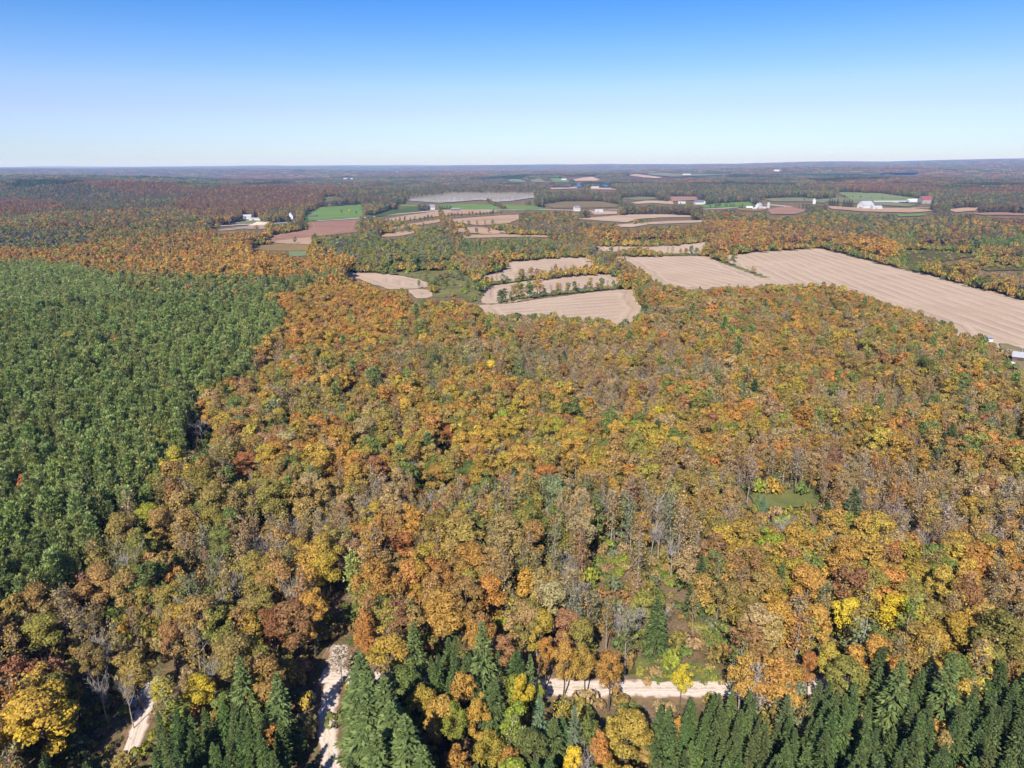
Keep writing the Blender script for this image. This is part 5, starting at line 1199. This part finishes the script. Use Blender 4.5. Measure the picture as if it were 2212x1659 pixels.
# far farms: (view point, L, W, H, rise, rot, wall, roof, label, category, extras)
FARMS = [
 (vp(V4,398,300), 22, 11, 6, 4, .15, 'white', 'metal', 'white farmhouse with a pale grey roof left of the country road', 'house', ('windows','chimney')),
 (vp(V4,478,312), 26, 10, 3.5, 2, .1, 'white', 'metal', 'long low white shed right of the pale roofed farmhouse', 'shed', ('side',)),
 (vp(V4,822,300), 15, 12, 7, 9, 1.5, 'white', 'greyroof', 'steep white gabled house half hidden by trees', 'house', ('windows',)),
 (vp(V4,1025,280), 18, 8, 3.5, 2.0, 0, 'dark', 'blueroof', 'small dark shed in the bright green field', 'shed', ('side',)),
 (vp(V4,575,352), 12, 8, 3, 2.2, .3, 'white', 'metal', 'small white shed beside the gravel pit', 'shed', ('side',)),
 (vp(VB,690,398), 20, 14, 6, 7, .1, 'white', 'greyroof', 'grey gabled farmhouse between dark spruces', 'house', ('windows','chimney')),
 (vp(VB,842,406), 24, 10, 4, 3, .05, 'dark', 'greyroof', 'dark roofed shed on the tan field by the road', 'shed', ('side',)),
 (vp(VB,1606,408), 15, 12, 8, 5, .4, 'white', 'greyroof', 'tall white farmhouse with grey roof beside green trees', 'house', ('windows','chimney')),
 (vp(VB,1745,415), 20, 9, 4, 3, .1, 'white', 'metal', 'small white shed on the pinkish field', 'shed', ('side',)),
 (vp(VC,162,365), 26, 14, 6, 6, .1, 'white', 'blueroof', 'white farmhouse with a dark blue roof', 'house', ('windows','chimney')),
 (vp(VC,188,362), 12, 9, 4, 3, .2, 'white', 'white', 'white garage right of the blue roofed farmhouse', 'garage', ('side',)),
 (vp(VC,55,360), 22, 9, 4, 2, -.1, 'white', 'metal', 'low white shed far left of the blue roofed house', 'shed', ('side',)),
 (vp(VC,540,390), 14, 12, 8, 6, .7, 'white', 'metal', 'tall white farmhouse of the roadside farm cluster', 'house', ('windows',)),
 (vp(VC,562,395), 20, 8, 4, 2, .1, 'white', 'metal', 'low white shed right in the roadside farm cluster', 'shed', ('side',)),
 (vp(VC,515,400), 10, 7, 4, 2, .6, 'white', 'white', 'small white garage below the roadside farm cluster', 'garage', ()),
 (vp(VC,887,362), 10, 8, 9, 7, 1.4, 'white', 'white', 'narrow white gable alone in the pale field', 'house', ('windows',)),
 (vp(VC,1212,392), 34, 24, 9, 10, .35, 'white', 'metal', 'large white barn right of the dark spruce clump', 'barn', ('doors','vent')),
 (vp(VC,1280,396), 26, 12, 5, 4, .1, 'white', 'metal', 'smaller white shed beside the large white barn', 'shed', ('side',)),
 (vp(VC,1400,354), 130, 10, 2.5, 2.5, -.05, 'white', 'metal', 'long low white greenhouse on the far pasture', 'greenhouse', ()),
 (vp(VC,1512,355), 40, 20, 6, 5, .15, 'white', 'white', 'white barn between the greenhouse and the red roofed barn', 'barn', ('doors',)),
 (vp(VC,1586,360), 32, 24, 11, 10, .1, 'grey', 'red', 'dark barn with a bright red roof', 'barn', ('doors','side')),
 (vp(VB,148,206), 32, 14, 5, 4, .1, 'white', 'metal', 'far white farm building left of its neighbour', 'barn', ()),
 (vp(VB,188,207), 18, 12, 5, 4, .3, 'white', 'metal', 'second far white farm building', 'barn', ()),
 (vp(VB,475,166), 26, 18, 9, 8, 1.2, 'white', 'metal', 'very far white barn in the woods', 'barn', ()),
 (vp(VA if 'VA' in globals() else (lambda *p: V(0,500,.5425,*p)),1728,245), 50, 22, 7, 6, .1, 'grey', 'metal', 'far grey roofed farm at the left wood edge', 'barn', ()),
 (vp(VC,650,158), 50, 24, 9, 7, .1, 'white', 'white', 'far white farm building in the hazy woods', 'barn', ()),
 (vp(VC,675,157), 30, 20, 8, 7, .5, 'white', 'metal', 'right hand one of the hazy white farm buildings', 'barn', ()),
 (vp(VC,85,183), 70, 24, 8, 5, .1, 'white', 'white', 'long white shed on the long far field', 'shed', ()),
 (vp(VB,1505,192), 50, 24, 9, 8, .1, 'white', 'white', 'far white barn above the green fields', 'barn', ()),
 (vp(VB,1345,194), 36, 24, 9, 8, .1, 'white', 'metal', 'far white barn above the grey green field', 'barn', ()),
 (vp(VB,1525,215), 34, 18, 6, 5, .1, 'white', 'white', 'white shed on the far bright green field', 'shed', ()),
 (vp(VB,1720,264), 40, 18, 5, 4, .1, 'white', 'metal', 'white shed on the far pinkish field', 'shed', ()),
 (vp(VC,1525,110), 160, 40, 8, 5, .05, 'white', 'white', 'very distant long white building under the ridge', 'factory', ()),
 (vp(VC,1130,118), 150, 50, 12, 8, .05, 'white', 'white', 'very distant white building left of the long one', 'factory', ()),
]
for (p, L_, W_, H_, rs, rt, wm, rm, lab, cat, ex) in FARMS:
    gable('farm', p[0], p[1], L_, W_, H_, rs, rt, wm, rm, lab, cat, ex, fname={'house':'farmhouse','shed':'farm_shed','barn':'barn','garage':'garage','greenhouse':'greenhouse','factory':'factory_building'}[cat])
# silo
def cyl(name, parent, mat, x0, y0, z0, r, h, n=14, r2=None, cap=True):
    r2 = r if r2 is None else r2
    V_ = [(x0 + rr * math.cos(2*math.pi*i/n), y0 + rr * math.sin(2*math.pi*i/n), zz) for zz, rr in ((z0, r), (z0 + h, r2)) for i in range(n)]
    F = [(i, (i+1) % n, n + (i+1) % n, n + i) for i in range(n)] + ([tuple(range(n, 2*n)), tuple(range(n))[::-1]] if cap else [])
    return obj(name, mesh_from(name, V_, F, [M[mat]]), parent=parent)
w = unproject([vp(VC,600,392)])[0]; e = obj('grain_silo', None, label='grey grain silo at the right end of the roadside farm cluster', cat='silo', loc=(w[0], w[1], float(hgt(*w))))
cyl('silo_body', e, 'concrete', 0, 0, -.5, 4, 15); cyl('silo_roof', e, 'steel', 0, 0, 14.6, 4.1, 2.4, r2=.5)
w = unproject([vp(VC,480,388)])[0]; e = obj('storage_dome', None, label='white rounded storage dome left of the farm cluster', cat='dome', loc=(w[0], w[1], float(hgt(*w))))
n = 12; V_ = [(-9 + 18 * j / 5, 5 * math.cos(math.pi * i / n), 5 * math.sin(math.pi * i / n)) for j in range(6) for i in range(n + 1)]
F = [(j*(n+1)+i, j*(n+1)+i+1, (j+1)*(n+1)+i+1, (j+1)*(n+1)+i) for j in range(5) for i in range(n)] + [tuple(range(n+1)), tuple(range(5*(n+1), 6*(n+1)))]
obj('cover', mesh_from('cover', V_, F, [M['white']]), parent=e); bx('door', e, 'dark', (9.05, 0, 1.5, .1, 3, 3))
# lattice masts
def mast(px, py, h, label, base=2.5):
    w = unproject([(px, py)])[0]; e = obj('radio_mast', None, label=label, cat='mast', loc=(w[0], w[1], float(hgt(*w))))
    g = Geo()
    for i in range(3):
        a = 2*math.pi*i/3; V_, F = tube([(base*math.cos(a), base*math.sin(a), 0), (.5*math.cos(a), .5*math.sin(a), h)], (.28, .22), 4); g.add(V_, F)
    obj('legs', mesh_from('legs', g.V(), g.f, [M['steel']]), parent=e); g = Geo()
    for s in range(int(h / 5)):
        for i in range(3):
            a, b = 2*math.pi*i/3, 2*math.pi*(i+1)/3; r1 = base + (.5-base)*s*5/h; r2 = base + (.5-base)*(s+1)*5/h
            V_, F = tube([(r1*math.cos(a), r1*math.sin(a), s*5), (r2*math.cos(b), r2*math.sin(b), s*5+5)], (.12, .12), 3); g.add(V_, F)
    obj('bracing', mesh_from('bracing', g.V(), g.f, [M['steel']]), parent=e)
    for a in (0, 2.1, 4.2): bx('antenna', e, 'white', (1.3*math.cos(a), 1.3*math.sin(a), h-3, .8, .8, 4))
mast(*vp(VC,317,215), 75, 'pale lattice mast rising above the mid distance woods'); mast(*vp(VC,2087,110), 150, 'thin tall mast on the right horizon ridge', 5)

# tractor with harrow at the corner of the stubble field
w = unproject([vp(VC,186,690)])[0]; e = obj('tractor', None, label='red tractor pulling an implement at the corner of the stubble fields', cat='tractor', loc=(w[0], w[1], float(hgt(*w)) + .3), rot=.1)
bx('body', e, 'redp', (1.9, 0, 1.5, 2.6, 1.1, 1.1), (-.2, 0, 1.3, 2.0, 1.5, .9)); c = bx('cab', e, 'redp', (-.4, 0, 3.05, 1.9, 1.7, .15)); bx('windscreen', c, 'glass', (-.4, 0, 2.35, 1.7, 1.55, 1.2))
for (a, b, r_w) in ((-.6, 1.1, .95), (-.6, -1.1, .95), (2.4, .9, .6), (2.4, -.9, .6)):
    q = cyl('wheel', e, 'tyre', 0, 0, -.25, r_w, .5); q.rotation_euler = (math.pi / 2, 0, 0); q.location = (a, b, r_w)
bx('hitch', e, 'dark', (-3.0, 0, .8, 3.2, .2, .2)); hx_ = bx('harrow_frame', e, 'redp', (-5.2, 0, 1.1, 2.8, 7.5, .25), (-5.2, 0, 1.6, .3, 6, .8))
for i in range(9): q = cyl('disc', e, 'steel', 0, 0, -.04, .45, .08, 10); q.rotation_euler = (math.pi / 2, 0, .3); q.location = (-5.2, -3.4 + i * .85, .5)

# the yard at the right edge
S = lambda a, b: V(3300, 1100, .1206, (a, b))[0]
gable('yard_barn', *S(1640, 1115), 12, 9, 3.2, 2.2, -.62, 'brown', 'metal', 'brown boarded barn with a white metal roof at the right edge', 'barn', ('side', 'doors'), fname='barn')
w = unproject([S(1240, 900)])[0]; e = obj('equipment_trailer', None, label='long dark flatbed trailer with white ends behind the sand pile', cat='trailer', loc=(w[0], w[1], float(hgt(*w)) + .1), rot=-.5)
bx('deck', e, 'dark', (0, 0, 1.1, 13, 2.6, .35)); bx('load', e, 'grey', (-2.5, 0, 1.9, 6, 2.2, 1.2), (3, 0, 1.7, 3, 2, .8)); bx('tailboard', e, 'white', (6.6, 0, 1.7, .2, 2.7, 2.2)); bx('headboard', e, 'white', (-6.6, 0, 1.7, .2, 2.7, 1.6))
for a in (-4, -2.8, 3, 4.2):
    for b in (-1.2, 1.2): q = cyl('wheel', e, 'tyre', 0, 0, -.2, .5, .4); q.rotation_euler = (math.pi / 2, 0, 0); q.location = (a, b, .5)
def mound(name, mat, px, py, rx, ry, h, label, cat, seed):
    w = unproject([(px, py)])[0]; r = np.random.default_rng(seed); V_, F = [(0, 0, h)], []; n, m = 20, 7
    for j in range(1, m + 1):
        for i in range(n):
            a = 2*math.pi*i/n; k = j / m; q = 1 + .12*math.sin(3*a+seed) + r.normal(0, .03); V_.append((rx*k*q*math.cos(a), ry*k*q*math.sin(a), h*(math.cos(k*math.pi)*.5+.5) + r.normal(0, .04*h) - .15*(j == m)))
    F += [(0, 1+i, 1+(i+1) % n) for i in range(n)]
    for j in range(m-1):
        for i in range(n): F.append((1+j*n+i, 1+(j+1)*n+i, 1+(j+1)*n+(i+1) % n, 1+j*n+(i+1) % n))
    return obj(name, mesh_from(name, V_, F, [M[mat]]), label=label, cat=cat, loc=(w[0], w[1], float(hgt(*w)) + .1))
mound('sand_pile', 'sand', *S(1200, 960), 6.5, 5, 2.6, 'pale sand pile in front of the dark trailer', 'sand pile', 2)
mound('tarpaulin_heap', 'white', *S(1310, 1215), 5.5, 4, 1.8, 'rumpled white tarpaulin heap below the barn', 'tarpaulin', 5)
mound('gravel_heap', 'sand', *vp(V4,515,358), 26, 14, 7, 'pale gravel heap in the pit by the road', 'gravel heap', 8)
w = unproject([S(600, 590)])[0]; e = obj('camper_trailer', None, label='small white and blue trailer at the wood edge by the stubble', cat='trailer', loc=(w[0], w[1], float(hgt(*w)) + .1), rot=-.15)
bx('body', e, 'white', (0, 0, 1.7, 6.4, 2.4, 2.2)); bx('roof_cover', e, 'blue', (0, 0, 2.95, 6.6, 2.6, .25)); bx('window', e, 'glass', (0, -1.22, 1.9, 1.6, .06, .8))
for b in (-1.05, 1.05): q = cyl('wheel', e, 'tyre', 0, 0, -.15, .4, .3); q.rotation_euler = (math.pi / 2, 0, 0); q.location = (0, b, .4)
# white limestone rubble beside the left lane
r = np.random.default_rng(4); V_, F = [], []
for i in range(120):
    c = r.normal(0, 1, 2) * [1.7, 2.2]; hgt_ = max(0, 1.3 - .35 * np.hypot(*c)); s = r.uniform(.25, .7); k = len(V_)
    q = sphere_pts(8, r); b, f = box(0, 0, 0, s, s, s * .7); b = np.array(b) * r.uniform(.6, 1.2, (8, 1)); a = r.uniform(0, 6); R2 = np.array([[math.cos(a), -math.sin(a), 0], [math.sin(a), math.cos(a), 0], [0, 0, 1]])
    b = b @ R2.T + [c[0], c[1], hgt_ * r.uniform(.3, 1)]; V_ += b.tolist(); F += [tuple(v + k for v in ff) for ff in f]
w = unproject([(304, 1516)])[0]; o = obj('rubble_pile', mesh_from('rubble_pile', V_, F, [M['stone']]), label='pile of white limestone rubble beside the left lane', cat='rubble', kind='stuff', loc=(w[0], w[1], .1))
# pole fence beside the lane junction
w = unproject([(672, 1512)])[0]; e = obj('boulder', None, label='large pale boulder left of the middle lane', cat='boulder', loc=(w[0], w[1], 0))
q = np.array(box(0, 0, 0, 2.2, 1.6, 1.8)[0]) * r.uniform(.75, 1.1, (8, 1)); obj('rock', mesh_from('rock', q + [0, 0, .7], box(0, 0, 0, 1, 1, 1)[1], [M['stone']]), parent=e)

# ------------------------------------------------------------------ haze
v, f = box(0, 0, 0, 1, 1, 1); v = np.array(v) * 2
zlo, zhi = -80.0, 330.0; v = np.stack([v[:, 0] * 43000, v[:, 1] * 43000, np.where(v[:, 2] > 0, zhi, zlo)], 1)
hm, n_, l_ = new_mat('haze'); pv = n_.new('ShaderNodeVolumePrincipled'); pv.inputs['Color'].default_value = (.26, .48, 1.0, 1); pv.inputs['Density'].default_value = 5.4e-5; pv.inputs['Absorption Color'].default_value = (1, 1, 1, 1)
ho = n_.new('ShaderNodeOutputMaterial'); l_.new(pv.outputs[0], ho.inputs['Volume'])
obj('haze', mesh_from('haze', v, f, [hm]), label='thin blue haze over the far country', kind='stuff')
print('trees', len(x), 'solo', solo.sum(), 'objects', len(sc.objects))
